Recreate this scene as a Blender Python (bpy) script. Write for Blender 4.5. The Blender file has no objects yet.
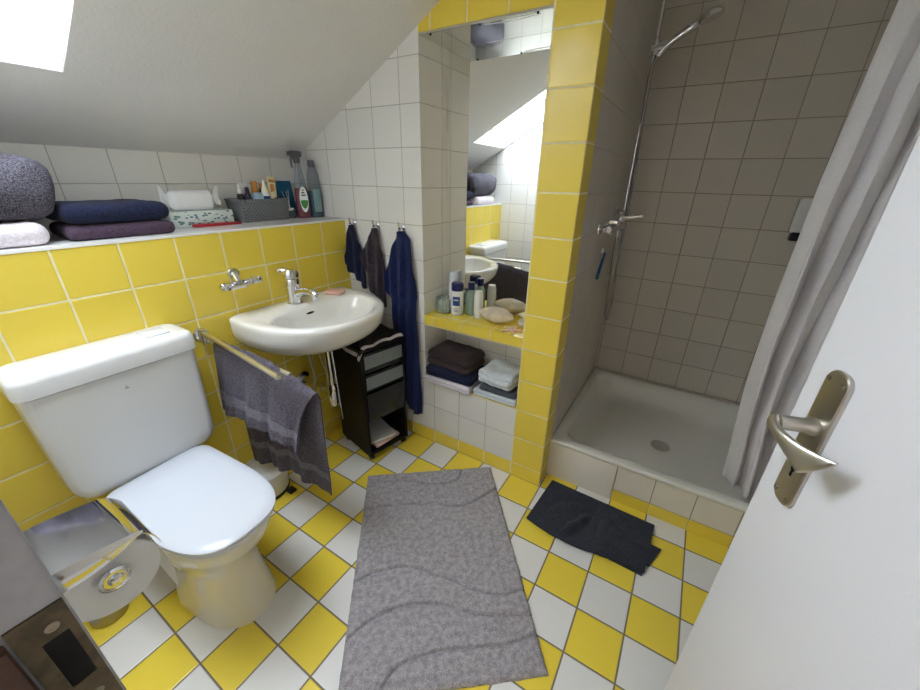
import bpy, bmesh, math, random
from mathutils import Vector, Matrix, noise
R = math.radians
PI = math.pi
random.seed(7)
S = bpy.context.scene
COL = S.collection

# ------------------------------------------------------------------ camera, sky, light, exposure
cam_d = bpy.data.cameras.new('camera')
cam = bpy.data.objects.new('camera', cam_d)
COL.objects.link(cam)
S.camera = cam
cam_d.sensor_fit = 'HORIZONTAL'
cam_d.sensor_width = 36.0
cam_d.lens = 370.29 / 920 * 36.0
cam_d.clip_start = 0.02
_r = ((0.851451, 0.524119, 0.018179), (0.229010, -0.340404, -0.911965), (-0.471790, 0.780657, -0.409865))
_m = Matrix(((_r[0][0], -_r[1][0], -_r[2][0]), (_r[0][1], -_r[1][1], -_r[2][1]), (_r[0][2], -_r[1][2], -_r[2][2])))
cam.matrix_world = Matrix.Translation((1.48043, -1.33108, 1.31524)) @ _m.to_4x4()

W = bpy.data.worlds.new('overcast_sky')
S.world = W
W.use_nodes = True
bg = W.node_tree.nodes['Background']
bg.inputs[0].default_value = (0.91, 0.93, 1.04, 1)
bg.inputs[1].default_value = 14.0

S.view_settings.view_transform = 'Standard'
S.view_settings.look = 'None'
S.view_settings.exposure = 0.68
S.view_settings.gamma = 1.0
S.view_settings.use_curve_mapping = False
try:
    S.cycles.use_denoising = True
    S.cycles.max_bounces = 12
    S.cycles.diffuse_bounces = 8
    S.cycles.glossy_bounces = 6
    S.cycles.transparent_max_bounces = 12
    S.cycles.sample_clamp_indirect = 6.0
except Exception:
    pass

# ------------------------------------------------------------------ constants of the room (metres)
H = 1.1266          # top of the yellow half wall
NX0, NX1 = 0.476, 0.9754   # mirror niche
PX = 1.1246         # right face of the yellow pier
ND = 0.186          # niche depth
YB = 0.947          # shower back wall
XR = 2.03           # right wall
YD = -1.40          # door wall
SL = 0.543          # roof slope
def ceil_z(x): return 1.387 + (x + 0.3) * SL
SKX0, SKX1, SKY0, SKY1 = -0.005, 0.78, -1.39, -0.882   # roof window opening

# light portal in the roof window (guides sampling of the sky, adds no light itself)
pd = bpy.data.lights.new('roof_window_portal', 'AREA')
pd.shape = 'RECTANGLE'
pd.size = 1.0
pd.size_y = 0.6
pd.cycles.is_portal = True
po = bpy.data.objects.new('roof_window_portal', pd)
COL.objects.link(po)
_a = math.atan(SL)
_n = Vector((-math.sin(_a), 0, math.cos(_a)))
_c = Vector(((SKX0 + SKX1) / 2, (SKY0 + SKY1) / 2, ceil_z((SKX0 + SKX1) / 2))) + _n * 0.20
po.matrix_world = Matrix.Translation(_c) @ Matrix(((math.cos(_a), 0, -math.sin(_a)), (0, 1, 0), (math.sin(_a), 0, math.cos(_a)))).to_4x4()

# ------------------------------------------------------------------ materials
def lin(c):
    return tuple((v / 12.92 if v <= 0.04045 else ((v + 0.055) / 1.055) ** 2.4) for v in (x / 255 for x in c)) + (1,)
class NT:
    def __init__(s, name):
        s.m = bpy.data.materials.new(name); s.m.use_nodes = True
        s.t = s.m.node_tree; s.b = s.t.nodes['Principled BSDF']
    def n(s, typ, **k):
        o = s.t.nodes.new(typ)
        for a, v in k.items(): setattr(o, a, v)
        return o
    def l(s, a, b): s.t.links.new(a, b)
    def put(s, sock, v):
        if isinstance(v, bpy.types.NodeSocket): s.l(v, sock)
        else: sock.default_value = v
    def math(s, op, a, b=0.0, c=None):
        o = s.n('ShaderNodeMath', operation=op)
        s.put(o.inputs[0], a); s.put(o.inputs[1], b)
        if c is not None: s.put(o.inputs[2], c)
        return o.outputs[0]
    def mix(s, f, a, b):
        o = s.n('ShaderNodeMix', data_type='RGBA')
        s.put(o.inputs[0], f); s.put(o.inputs[6], a); s.put(o.inputs[7], b)
        return o.outputs[2]
    def step(s, v, a, b):
        o = s.n('ShaderNodeMapRange', interpolation_type='SMOOTHSTEP')
        s.put(o.inputs[0], v); o.inputs[1].default_value = a; o.inputs[2].default_value = b
        return o.outputs[0]
    def coord(s):
        return s.n('ShaderNodeTexCoord').outputs['Object']
    def noise(s, scale, detail=2, rough=.5, vec=None):
        o = s.n('ShaderNodeTexNoise'); o.inputs['Scale'].default_value = scale
        o.inputs['Detail'].default_value = detail; o.inputs['Roughness'].default_value = rough
        s.l(vec if vec is not None else s.coord(), o.inputs['Vector'])
        return o.outputs[0]
    def bump(s, h, dist, strength=1.0):
        o = s.n('ShaderNodeBump'); o.inputs['Strength'].default_value = strength
        o.inputs['Distance'].default_value = dist
        s.l(h, o.inputs['Height']); s.l(o.outputs[0], s.b.inputs['Normal'])
def plain(name, rgb, rough=.5, metal=0, bump=None, var=0.0, varscale=8, spec=.5, coat=0, sheen=0, trans=0, ior=1.45, alpha=1):
    t = NT(name); b = t.b
    c = lin(rgb)
    b.inputs['Base Color'].default_value = c
    b.inputs['Roughness'].default_value = rough; b.inputs['Metallic'].default_value = metal
    b.inputs['Specular IOR Level'].default_value = spec
    b.inputs['Coat Weight'].default_value = coat
    b.inputs['Sheen Weight'].default_value = sheen
    b.inputs['Transmission Weight'].default_value = trans; b.inputs['IOR'].default_value = ior
    b.inputs['Alpha'].default_value = alpha
    if var:
        f = t.noise(varscale, 3)
        t.l(t.mix(t.step(f, .3, .7), tuple(x * (1 - var) for x in c[:3]) + (1,), tuple(min(1, x * (1 + var)) for x in c[:3]) + (1,)), b.inputs['Base Color'])
    if bump:
        t.bump(t.noise(bump[0], 3), bump[1])
    return t.m
def tiles(name, rgb, grout, ox=0, oy=0, oz=H, s=.15, g=.0030, rough=.18, checker=None, gl=.5):
    t = NT(name); b = t.b
    sep = t.n('ShaderNodeSeparateXYZ'); t.l(t.coord(), sep.inputs[0])
    geo = t.n('ShaderNodeNewGeometry'); sn = t.n('ShaderNodeSeparateXYZ'); t.l(geo.outputs['True Normal'], sn.inputs[0])
    d = []; idx = []
    for i, o in enumerate((ox, oy, oz)):
        q = t.math('DIVIDE', t.math('SUBTRACT', sep.outputs[i], o - 30 * s), s)
        f = t.math('FRACT', q)
        m = t.math('MULTIPLY', t.math('MINIMUM', f, t.math('SUBTRACT', 1.0, f)), s)
        big = t.math('MULTIPLY', t.math('GREATER_THAN', t.math('ABSOLUTE', sn.outputs[i]), .5), 10.0)
        d.append(t.math('ADD', m, big)); idx.append(t.math('FLOOR', q))
    dm = t.math('MINIMUM', t.math('MINIMUM', d[0], d[1]), d[2])
    cell = t.n('ShaderNodeCombineXYZ')
    for i in range(3): t.l(idx[i], cell.inputs[i])
    wn = t.n('ShaderNodeTexWhiteNoise'); t.l(cell.outputs[0], wn.inputs['Vector'])
    c1 = lin(rgb)
    if checker:
        par = t.math('MODULO', t.math('ADD', idx[0], idx[1]), 2.0)
        par = t.math('GREATER_THAN', par, .5)
        base = t.mix(par, c1, lin(checker))
    else:
        rg = t.n('ShaderNodeRGB'); rg.outputs[0].default_value = c1; base = rg.outputs[0]
    hv = t.n('ShaderNodeHueSaturation'); t.l(base, hv.inputs['Color'])
    t.l(t.math('ADD', t.math('MULTIPLY', wn.outputs[0], .07), .965), hv.inputs['Value'])
    mask = t.step(dm, g * .5 - .0004, g * .5 + .0005)
    gn = t.noise(35, 3)
    gc = lin(grout)
    gcol = t.mix(gn, tuple(x * .8 for x in gc[:3]) + (1,), tuple(min(1, x * 1.15) for x in gc[:3]) + (1,))
    t.l(t.mix(mask, gcol, hv.outputs[0]), b.inputs['Base Color'])
    t.l(t.math('SUBTRACT', .75, t.math('MULTIPLY', mask, .75 - rough)), b.inputs['Roughness'])
    h = t.math('ADD', t.step(dm, g * .4, g * .5 + .0025), t.math('MULTIPLY', t.noise(14, 2), .25))
    t.bump(h, .0012, .6)
    b.inputs['Specular IOR Level'].default_value = gl
    return t.m
def fabric(name, rgb, rgb2=None, scale=420, dist=.0016, rough=.95, sheen=.06, mixsc=120):
    t = NT(name); b = t.b
    c = lin(rgb); c2 = lin(rgb2) if rgb2 else tuple(x * .62 for x in c[:3]) + (1,)
    n1 = t.noise(scale, 2, .6); n2 = t.noise(mixsc, 3, .6)
    t.l(t.mix(t.step(t.math('ADD', t.math('MULTIPLY', n1, .6), t.math('MULTIPLY', n2, .4)), .38, .62), c2, c), b.inputs['Base Color'])
    b.inputs['Roughness'].default_value = rough
    b.inputs['Specular IOR Level'].default_value = .15
    b.inputs['Sheen Weight'].default_value = sheen; b.inputs['Sheen Roughness'].default_value = .6
    t.bump(t.math('ADD', n1, t.math('MULTIPLY', n2, .8)), dist, .9)
    return t.m
def metal(name, rgb, rough, aniso=False):
    t = NT(name); b = t.b
    b.inputs['Base Color'].default_value = lin(rgb); b.inputs['Metallic'].default_value = 1
    b.inputs['Roughness'].default_value = rough
    n = t.noise(60, 3)
    t.l(t.math('ADD', t.math('MULTIPLY', n, rough * .5), rough * .75), b.inputs['Roughness'])
    if aniso:
        t.bump(t.noise(500, 2), .0003, .3)
    return t.m
def glassy(name, rgb, rough=.02, clear=.8):
    # thin see-through glass/plastic: tinted transparency with a fresnel gloss
    m = bpy.data.materials.new(name); m.use_nodes = True; t = m.node_tree
    t.nodes.clear()
    out = t.nodes.new('ShaderNodeOutputMaterial'); mx = t.nodes.new('ShaderNodeMixShader'); mx2 = t.nodes.new('ShaderNodeMixShader')
    tr = t.nodes.new('ShaderNodeBsdfTransparent'); tr.inputs[0].default_value = lin(rgb)
    df = t.nodes.new('ShaderNodeBsdfDiffuse'); df.inputs[0].default_value = lin(rgb)
    gl = t.nodes.new('ShaderNodeBsdfGlossy'); gl.inputs[1].default_value = rough
    lw = t.nodes.new('ShaderNodeLayerWeight'); lw.inputs[0].default_value = .5
    pw = t.nodes.new('ShaderNodeMath'); pw.operation = 'POWER'; pw.inputs[1].default_value = 4.0
    fr = t.nodes.new('ShaderNodeMath'); fr.operation = 'MULTIPLY_ADD'; fr.inputs[1].default_value = .8; fr.inputs[2].default_value = .03
    t.links.new(lw.outputs[1], pw.inputs[0]); t.links.new(pw.outputs[0], fr.inputs[0])
    mx2.inputs[0].default_value = clear
    t.links.new(df.outputs[0], mx2.inputs[1]); t.links.new(tr.outputs[0], mx2.inputs[2])
    t.links.new(fr.outputs[0], mx.inputs[0]); t.links.new(mx2.outputs[0], mx.inputs[1]); t.links.new(gl.outputs[0], mx.inputs[2])
    t.links.new(mx.outputs[0], out.inputs[0])
    return m

YEL = (232, 206, 78); WHT = (228, 226, 220)
M = {}
M['yellow'] = tiles('yellow_wall_tile', YEL, (232, 222, 176), ox=.0776, oy=.0036, g=.0054)
M['yellow_niche'] = tiles('yellow_niche_tile', YEL, (216, 208, 172), ox=.0776, oy=.036, g=.0036)
M['white'] = tiles('white_wall_tile', WHT, (176, 174, 168), ox=.0776, oy=0, g=.0030)
M['white_shower'] = tiles('white_shower_tile', (202, 195, 184), (150, 138, 122), ox=.0855, oy=.107, oz=H - .0056, g=.0032, rough=.25)
M['floor'] = tiles('floor_tile_checker', (232, 230, 226), (128, 116, 92), ox=.38 + .15, oy=-.75, g=.0052, rough=.22, checker=(240, 214, 76))
M['shelf_white'] = plain('white_glazed_shelf', (236, 235, 232), .15)
M['plaster'] = plain('white_plaster', (232, 231, 229), .9, bump=(90, .0012), var=.02, varscale=3)
M['reveal'] = plain('white_reveal_paint', (238, 238, 238), .6)
M['ceramic'] = plain('white_ceramic', (236, 234, 228), .08, coat=.4)
M['ceramic_cream'] = plain('cream_ceramic', (230, 224, 206), .10, coat=.4)
M['plastic'] = plain('white_plastic', (226, 226, 224), .22)
M['lid'] = plain('white_lid_plastic', (214, 218, 226), .16)
M['chrome'] = metal('chrome', (225, 225, 228), .06)
M['satin'] = metal('satin_nickel', (190, 186, 176), .32, True)
M['brushed'] = metal('brushed_steel', (168, 160, 146), .34, True)
M['rail_metal'] = metal('aged_rail_metal', (216, 208, 188), .34)
M['steel_old'] = plain('stained_shaded_strike_metal', (88, 78, 60), .6, .3, bump=(160, .0006), var=.35, varscale=70)  # mottled stains; base colour also darkened for the shadow on the plate
M['black'] = plain('black_plastic', (22, 20, 21), .35)
M['blacklac'] = plain('black_laminate', (20, 16, 17), .5, spec=.25, bump=(40, .0003))
M['dark'] = plain('dark_void', (10, 9, 8), .9)
M['door'] = plain('white_door_lacquer', (224, 224, 227), .45, bump=(240, .0002))
M['frame'] = plain('shaded_frame_paint', (158, 158, 162), .5, var=.06, varscale=60)  # shading of the jamb face is put into this grey
M['wood'] = plain('brown_wood', (74, 50, 38), .5, var=.25, varscale=18)
M['mirror'] = metal('mirror_silver', (246, 248, 246), .0)
M['mirror'].node_tree.nodes['Principled BSDF'].inputs['Roughness'].default_value = 0.0
for _l in list(M['mirror'].node_tree.links):
    if _l.to_socket.name == 'Roughness': M['mirror'].node_tree.links.remove(_l)
M['polished'] = metal('polished_panel', (222, 222, 214), .05)
M['grey_towel'] = fabric('grey_terry', (108, 102, 112), (66, 61, 72), 380)
M['grey_band'] = fabric('grey_terry_band', (134, 128, 138), (98, 93, 104), 300)
M['roll_towel'] = fabric('mottled_grey_terry', (116, 112, 122), (46, 44, 54), 330, mixsc=300)
M['dgrey_towel'] = fabric('brown_grey_terry', (76, 68, 74), (44, 38, 44), 380)
M['brown_towel'] = fabric('dark_brown_terry', (70, 56, 58), (40, 31, 34), 380)
M['navy_towel'] = fabric('navy_terry', (36, 42, 70), (17, 21, 42), 380)
M['blue_towel'] = fabric('blue_terry', (36, 48, 96), (20, 28, 62), 380)
M['plum_towel'] = fabric('plum_terry', (84, 66, 82), (56, 42, 56), 380)
M['white_towel'] = fabric('white_terry', (236, 228, 232), (212, 202, 208), 380)
M['bluewhite_towel'] = fabric('pale_blue_terry', (222, 228, 232), (196, 204, 212), 380)
M['grey_trim'] = fabric('slate_terry', (92, 96, 104), (66, 70, 78), 380)
M['mat'] = fabric('charcoal_terry', (62, 66, 76), (36, 39, 47), 360)
M['rug'] = fabric('grey_pile', (190, 185, 187), (138, 133, 136), 420, .003, mixsc=60)
M['rug_edge'] = fabric('grey_pile_edge', (130, 124, 122), (100, 94, 92), 330)
M['curtain'] = fabric('white_polyester', (228, 226, 230), (220, 218, 222), 700, .0006, .7, .1)
M['pink'] = plain('pink_soap', (232, 182, 166), .45)
M['paper'] = plain('toilet_paper', (236, 234, 230), .95, bump=(300, .0005))
M['tissue'] = plain('tissue_paper', (240, 240, 240), .9)
M['red'] = plain('red_plastic', (170, 28, 44), .35)
M['navycap'] = plain('navy_plastic', (24, 32, 84), .3)
M['blueplast'] = plain('blue_plastic', (28, 74, 140), .35)
M['lightblue'] = plain('pale_blue_plastic', (176, 204, 220), .3)
M['tealpaper'] = plain('teal_book_cover', (22, 92, 128), .4)
M['pagewhite'] = plain('page_white', (226, 224, 220), .8)
M['orange'] = plain('orange_plastic', (206, 140, 62), .4)
M['cream'] = plain('cream_plastic', (236, 228, 206), .35)
M['creamlabel'] = plain('cream_label', (232, 222, 178), .5)
M['green'] = plain('green_print', (70, 138, 62), .5)
M['label'] = plain('white_label', (232, 236, 232), .5)
M['purple'] = plain('dark_purple_plastic', (48, 36, 66), .3)
M['shell'] = plain('sea_shell', (208, 196, 172), .45, bump=(60, .0012), var=.14, varscale=22)
M['pinkshell'] = plain('pinkish_shell', (222, 190, 164), .5, var=.2, varscale=40)
M['greygrease'] = plain('grey_stain', (96, 90, 84), .6)
M['glass'] = glassy('clear_glass', (232, 240, 236), .02, .82)
M['greenglass'] = glassy('green_glass', (196, 216, 202), .03, .6)
M['pane'] = glassy('window_glass', (244, 248, 248), .01, 1.0)
M['frost'] = plain('frosted_drawer', (128, 138, 140), .35, trans=.0)
M['smoke'] = plain('smoked_drawer', (34, 36, 40), .2)
M['redliquid'] = plain('red_detergent', (150, 26, 52), .1)
M['tealliquid'] = plain('teal_detergent', (22, 96, 122), .1)
M['clearplast'] = glassy('clear_plastic', (216, 220, 224), .05, .90)
M['greyplast'] = plain('grey_trigger_plastic', (92, 94, 98), .35)
M['hall'] = plain('hall_wall_paint', (196, 190, 180), .8)
M['hallfloor'] = plain('hall_wood_floor', (120, 92, 66), .5, var=.2, varscale=10)
M['magazine'] = plain('magazine_cover', (206, 178, 168), .35, var=.3, varscale=14)
def mat_tissuebox():
    t = NT('tissue_box_print'); b = t.b
    v = t.n('ShaderNodeTexVoronoi'); v.inputs['Scale'].default_value = 95
    mp = t.n('ShaderNodeMapping'); mp.inputs['Scale'].default_value = (1, .55, 1.1); mp.inputs['Rotation'].default_value = (.7, .3, .4)
    t.l(t.coord(), mp.inputs[0]); t.l(mp.outputs[0], v.inputs['Vector'])
    f = t.step(v.outputs['Distance'], .30, .40)
    t.l(t.mix(f, lin((82, 122, 128)), lin((214, 224, 218))), b.inputs['Base Color']); b.inputs['Roughness'].default_value = .5
    return t.m
M['tissuebox'] = mat_tissuebox()
def mat_weave():
    t = NT('grey_woven_plastic'); b = t.b
    w = t.n('ShaderNodeTexWave', wave_type='BANDS', bands_direction='DIAGONAL'); w.inputs['Scale'].default_value = 42
    mp = t.n('ShaderNodeMapping'); mp.inputs['Scale'].default_value = (1, -1, 1)
    w2 = t.n('ShaderNodeTexWave', wave_type='BANDS', bands_direction='DIAGONAL'); w2.inputs['Scale'].default_value = 42
    t.l(t.coord(), w.inputs['Vector']); t.l(t.coord(), mp.inputs[0]); t.l(mp.outputs[0], w2.inputs['Vector'])
    h = t.math('MAXIMUM', w.outputs[1], w2.outputs[1])
    t.l(t.mix(h, lin((52, 54, 57)), lin((128, 131, 134))), b.inputs['Base Color']); b.inputs['Roughness'].default_value = .45
    t.bump(h, .003)
    return t.m
M['weave'] = mat_weave()

# ------------------------------------------------------------------ mesh helpers
class MB:
    def __init__(s): s.bm = bmesh.new()
    def box(s, lo, hi, bev=0, seg=2, mi=0, xf=None):
        r = bmesh.ops.create_cube(s.bm, size=1.0)
        vs = r['verts']
        for v in vs:
            v.co = Vector([lo[i] + (v.co[i] + .5) * (hi[i] - lo[i]) for i in range(3)])
        fs = set(f for v in vs for f in v.link_faces)
        if bev:
            es = list(set(e for v in vs for e in v.link_edges))
            r = bmesh.ops.bevel(s.bm, geom=es, offset=bev, segments=seg, profile=.5, affect='EDGES', clamp_overlap=True)
            vs = list(set(vs) | set(r['verts'])); vs = [v for v in vs if v.is_valid]
            fs = set(f for v in vs for f in v.link_faces)
        for f in fs: f.material_index = mi
        if xf is not None:
            for v in set(v for f in fs for v in f.verts): v.co = xf @ v.co
        return s
    def loft(s, rings, cap0=True, cap1=True, closed=True, mi=0, loop=False):
        vr = [[s.bm.verts.new(p) for p in ring] for ring in rings]
        n = len(vr[0]); out = []
        prs = list(zip(vr[:-1], vr[1:]))
        if loop: prs.append((vr[-1], vr[0]))
        for a, b in prs:
            for i in range(n if closed else n - 1):
                j = (i + 1) % n
                try: out.append(s.bm.faces.new((a[i], a[j], b[j], b[i])))
                except ValueError: pass
        if not loop:
            if cap0 and closed: out.append(s.bm.faces.new(list(reversed(vr[0]))))
            if cap1 and closed: out.append(s.bm.faces.new(vr[-1]))
        for f in out: f.material_index = mi
        return s
    def tube(s, pts, r, seg=12, cap=True, mi=0, closed=False):
        pts = [Vector(p) for p in pts]; n = len(pts)
        rs = r if isinstance(r, (list, tuple)) else [r] * n
        rings = []; prev = None
        for i, p in enumerate(pts):
            a = pts[i - 1] if (i > 0 or closed) else p
            b = pts[(i + 1) % n] if (i < n - 1 or closed) else p
            t = (b - a).normalized()
            if prev is None:
                up = Vector((0, 0, 1)) if abs(t.z) < .9 else Vector((1, 0, 0))
                u = t.cross(up).normalized()
            else:
                u = (prev - t * prev.dot(t)).normalized()
            prev = u; w = t.cross(u)
            rings.append([p + (u * math.cos(2 * PI * k / seg) + w * math.sin(2 * PI * k / seg)) * rs[i] for k in range(seg)])
        return s.loft(rings, cap, cap, mi=mi, loop=closed)
    def lathe(s, prof, seg=24, c=(0, 0, 0), ax='z', mi=0, cap0=True, cap1=True):
        rings = []
        for r, h in prof:
            ring = []
            for k in range(seg):
                a = 2 * PI * k / seg
                x, y = max(r, 1e-5) * math.cos(a), max(r, 1e-5) * math.sin(a)
                q = {'z': (x, y, h), 'x': (h, x, y), 'y': (y, h, x)}[ax]
                ring.append(Vector(c) + Vector(q))
            rings.append(ring)
        return s.loft(rings, cap0, cap1, mi=mi)
    def xf(s, m):
        for v in s.bm.verts: v.co = m @ v.co
        return s
    def build(s, name, mats, parent=None, loc=None, ang=35, flat=False, doubles=False):
        if doubles: bmesh.ops.remove_doubles(s.bm, verts=s.bm.verts, dist=1e-5)
        bmesh.ops.recalc_face_normals(s.bm, faces=s.bm.faces)
        me = bpy.data.meshes.new(name); s.bm.to_mesh(me); s.bm.free()
        if not isinstance(mats, (list, tuple)): mats = [mats]
        for m in mats: me.materials.append(M[m] if isinstance(m, str) else m)
        if not flat:
            me.shade_smooth(); me.set_sharp_from_angle(angle=R(ang))
        o = bpy.data.objects.new(name, me); COL.objects.link(o)
        if parent is not None: o.parent = parent
        if loc is not None: o.location = loc
        return o
def thing(name, label, cat, loc=(0, 0, 0), rz=0, group=None):
    o = bpy.data.objects.new(name, None); COL.objects.link(o)
    o.empty_display_size = .05
    o.location = loc; o.rotation_euler = (0, 0, rz)
    return tag(o, label, cat, group)
def tag(o, label, cat, group=None, kind=None):
    o['label'] = label; o['category'] = cat
    if group: o['group'] = group
    if kind: o['kind'] = kind
    return o
def struct(o, label=None):
    o['kind'] = 'structure'
    if label: o['label'] = label
    return o
def spline(pts, n):
    P = [Vector(p) for p in pts]; P = [2 * P[0] - P[1]] + P + [2 * P[-1] - P[-2]]
    out = []; m = len(P) - 3
    for i in range(n + 1):
        t = i / n * m; k = min(int(t), m - 1); t -= k
        a, b, c, d = P[k:k + 4]
        out.append(.5 * ((2 * b) + (-a + c) * t + (2 * a - 5 * b + 4 * c - d) * t * t + (-a + 3 * b - 3 * c + d) * t ** 3))
    return out
def sup(cx, cy, a, b, z, n=40, e=2.0, e2=None):
    r = []
    for k in range(n):
        t = 2 * PI * k / n; c, s_ = math.cos(t), math.sin(t)
        ex = e if (c > 0 or e2 is None) else e2
        r.append(Vector((cx + a * math.copysign(abs(c) ** (2 / ex), c), cy + b * math.copysign(abs(s_) ** (2 / ex), s_), z)))
    return r
def softbox(size, layers=1, rnd=.02, nz=.004, cuts=14, seed=0, bulge=.0, groove=.006, zcuts=None, fold='x'):
    """a folded cloth: rounded block standing on z=0, creased between its layers on the open sides"""
    mb = MB(); bm = mb.bm
    w, d, h = size; nx = ny = cuts; nzc = zcuts or max(6, layers * 6)
    def P(u, v, t):
        x, y, z = (u - .5) * w, (v - .5) * d, t * h
        hx, hy = w / 2 - rnd, d / 2 - rnd; rz = min(rnd, h / 2 * .98)
        cx, cy, cz = max(-hx, min(hx, x)), max(-hy, min(hy, y)), max(rz, min(h - rz, z))
        dx, dy, dz = (x - cx) / rnd, (y - cy) / rnd, (z - cz) / rz
        l = max(abs(dx), abs(dy), abs(dz)); q = math.sqrt(dx * dx + dy * dy + dz * dz)
        if q > 1e-6: dx, dy, dz = dx * l / q, dy * l / q, dz * l / q
        x, y, z = cx + dx * rnd, cy + dy * rnd, cz + dz * rz
        if layers > 1:
            ed = max(abs(x) / (w / 2), abs(y) / (d / 2))
            if ed > .8:
                g = abs(math.cos(PI * t * layers)) if 0.02 < t < .98 else 1
                side = -1 if False else 1
                k = groove * (1 - g ** .6) * 0 + groove * (1 - abs(math.sin(PI * t * layers)) ** .7) * (1 if .5 / layers < t < 1 - .5 / layers else 0)
                if not (x > w / 2 * .8 and fold == 'x'): pass
                x -= math.copysign(k, x) if abs(x) / (w / 2) > .8 else 0
                y -= math.copysign(k, y) if abs(y) / (d / 2) > .8 else 0
        v3 = Vector((x * 7 + seed * 3.7, y * 7 + seed, z * 9))
        n_ = noise.noise_vector(v3) * nz + noise.noise_vector(v3 * 3.1) * nz * .4
        zz = z + n_.z * (z / h) + bulge * (1 - (2 * x / w) ** 2) * (1 - (2 * y / d) ** 2) * (z / h)
        return Vector((x + n_.x, y + n_.y, max(0, zz)))
    def grid(f, a, b):
        g = [[bm.verts.new(f(i / a, j / b)) for j in range(b + 1)] for i in range(a + 1)]
        for i in range(a):
            for j in range(b): bm.faces.new((g[i][j], g[i + 1][j], g[i + 1][j + 1], g[i][j + 1]))
    grid(lambda a, b: P(a, b, 0), nx, ny); grid(lambda a, b: P(a, b, 1), nx, ny)
    for e in (0, 1):
        grid(lambda a, b: P(e, a, b), ny, nzc); grid(lambda a, b: P(a, e, b), nx, nzc)
    bmesh.ops.remove_doubles(bm, verts=bm.verts, dist=1e-5)
    return mb
def sheet(f, nu, nv, thick=0.0):
    """a cloth sheet f(u,v) -> point, given thickness along its normals"""
    mb = MB(); bm = mb.bm
    P = [[Vector(f(i / nu, j / nv)) for j in range(nv + 1)] for i in range(nu + 1)]
    def nrm(i, j):
        a = P[min(i + 1, nu)][j] - P[max(i - 1, 0)][j]; b = P[i][min(j + 1, nv)] - P[i][max(j - 1, 0)]
        n_ = a.cross(b); return n_.normalized() if n_.length > 1e-9 else Vector((0, 0, 1))
    A = [[bm.verts.new(P[i][j] + nrm(i, j) * thick / 2) for j in range(nv + 1)] for i in range(nu + 1)]
    if thick:
        B = [[bm.verts.new(P[i][j] - nrm(i, j) * thick / 2) for j in range(nv + 1)] for i in range(nu + 1)]
    for i in range(nu):
        for j in range(nv):
            bm.faces.new((A[i][j], A[i + 1][j], A[i + 1][j + 1], A[i][j + 1]))
            if thick: bm.faces.new((B[i][j], B[i][j + 1], B[i + 1][j + 1], B[i + 1][j]))
    if thick:
        for i in range(nu):
            bm.faces.new((A[i][0], B[i][0], B[i + 1][0], A[i + 1][0])); bm.faces.new((A[i][nv], A[i + 1][nv], B[i + 1][nv], B[i][nv]))
        for j in range(nv):
            bm.faces.new((A[0][j], A[0][j + 1], B[0][j + 1], B[0][j])); bm.faces.new((A[nu][j], B[nu][j], B[nu][j + 1], A[nu][j + 1]))
    return mb

# ------------------------------------------------------------------ the room
SK = .0766   # height of the yellow skirting row
b = MB(); b.box((-.6, -1.6, -.1), (2.3, 1.2, 0)); struct(b.build('floor', 'floor', flat=True))
# yellow half wall with its shelf top
b = MB(); b.box((-.30, YD, 0), (0, 0, H - .008)); b.box((-.30, YD, H - .008), (.002, 0, H), mi=1)
struct(b.build('wall_left', ['yellow', 'shelf_white'], flat=True))
b = MB(); b.box((-.42, YD - .1, 0), (-.30, 0.1, 1.40)); struct(b.build('wall_left_upper', 'white', flat=True))
# far wall: white part, niche, yellow pier, shower side wall
b = MB()
b.box((-.42, 0, SK), (NX0, .32, 2.0), mi=0)
b.box((-.42, 0, 0), (NX0, .32, SK), mi=1)
b.box((NX0, 0, SK), (NX1, .32, .372), mi=0)
b.box((NX0, 0, 0), (NX1, .32, SK), mi=1)
b.box((NX0, 0, .372), (NX1, .32, .378), mi=1)
b.box((NX0, 0, .674), (NX1, .32, .722), mi=2)
b.box((NX0, ND, .378), (NX1, .32, .674), mi=0)
b.box((NX0, ND + .004, .722), (NX1, .32, 1.787), mi=0)
b.box((NX0, 0, 1.787), (NX1, .32, 2.4), mi=1)
b.box((NX1, 0, 0), (PX, .107, 2.4), mi=1)
b.box((NX1, .107, 0), (NX1 + .02, .32, 2.4), mi=1)
b.box((NX1 + .02, .107, 0), (PX, .32, 2.4), mi=3)
b.box((.95, .32, 0), (PX, YB, 2.4), mi=3)
struct(b.build('wall_back', ['white', 'yellow', 'yellow_niche', 'white_shower'], flat=True))
b = MB(); b.box((.95, YB, 0), (XR + .12, YB + .1, 2.4)); struct(b.build('wall_shower', 'white_shower', flat=True))
b = MB(); b.box((XR, YD - .12, 0), (XR + .12, YB, 2.4)); struct(b.build('wall_right', 'white', flat=True))
# door wall with the opening
DX0, DX1, DH = 1.15, 1.852, 2.0
b = MB()
b.box((-.42, YD - .12, 0), (DX0 - .05, YD, 2.4)); b.box((DX1 + .05, YD - .12, 0), (XR, YD, 2.4)); b.box((DX0 - .05, YD - .12, DH + .05), (DX1 + .05, YD, 2.4))
struct(b.build('wall_door', 'white', flat=True))
# hall behind the camera
b = MB()
b.box((.4, -3.0, 0), (2.5, -2.9, 2.4)); b.box((.3, -3.0, 0), (.4, YD - .12, 2.4)); b.box((2.5, -3.0, 0), (2.6, YD - .12, 2.4))
b.box((.3, -3.0, 2.4), (2.6, YD - .1, 2.5))
struct(b.build('wall_hall', 'hall', flat=True))
b = MB(); b.box((.3, -3.0, -.1), (2.6, -1.6, 0)); struct(b.build('floor_hall', 'hallfloor', flat=True))
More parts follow.
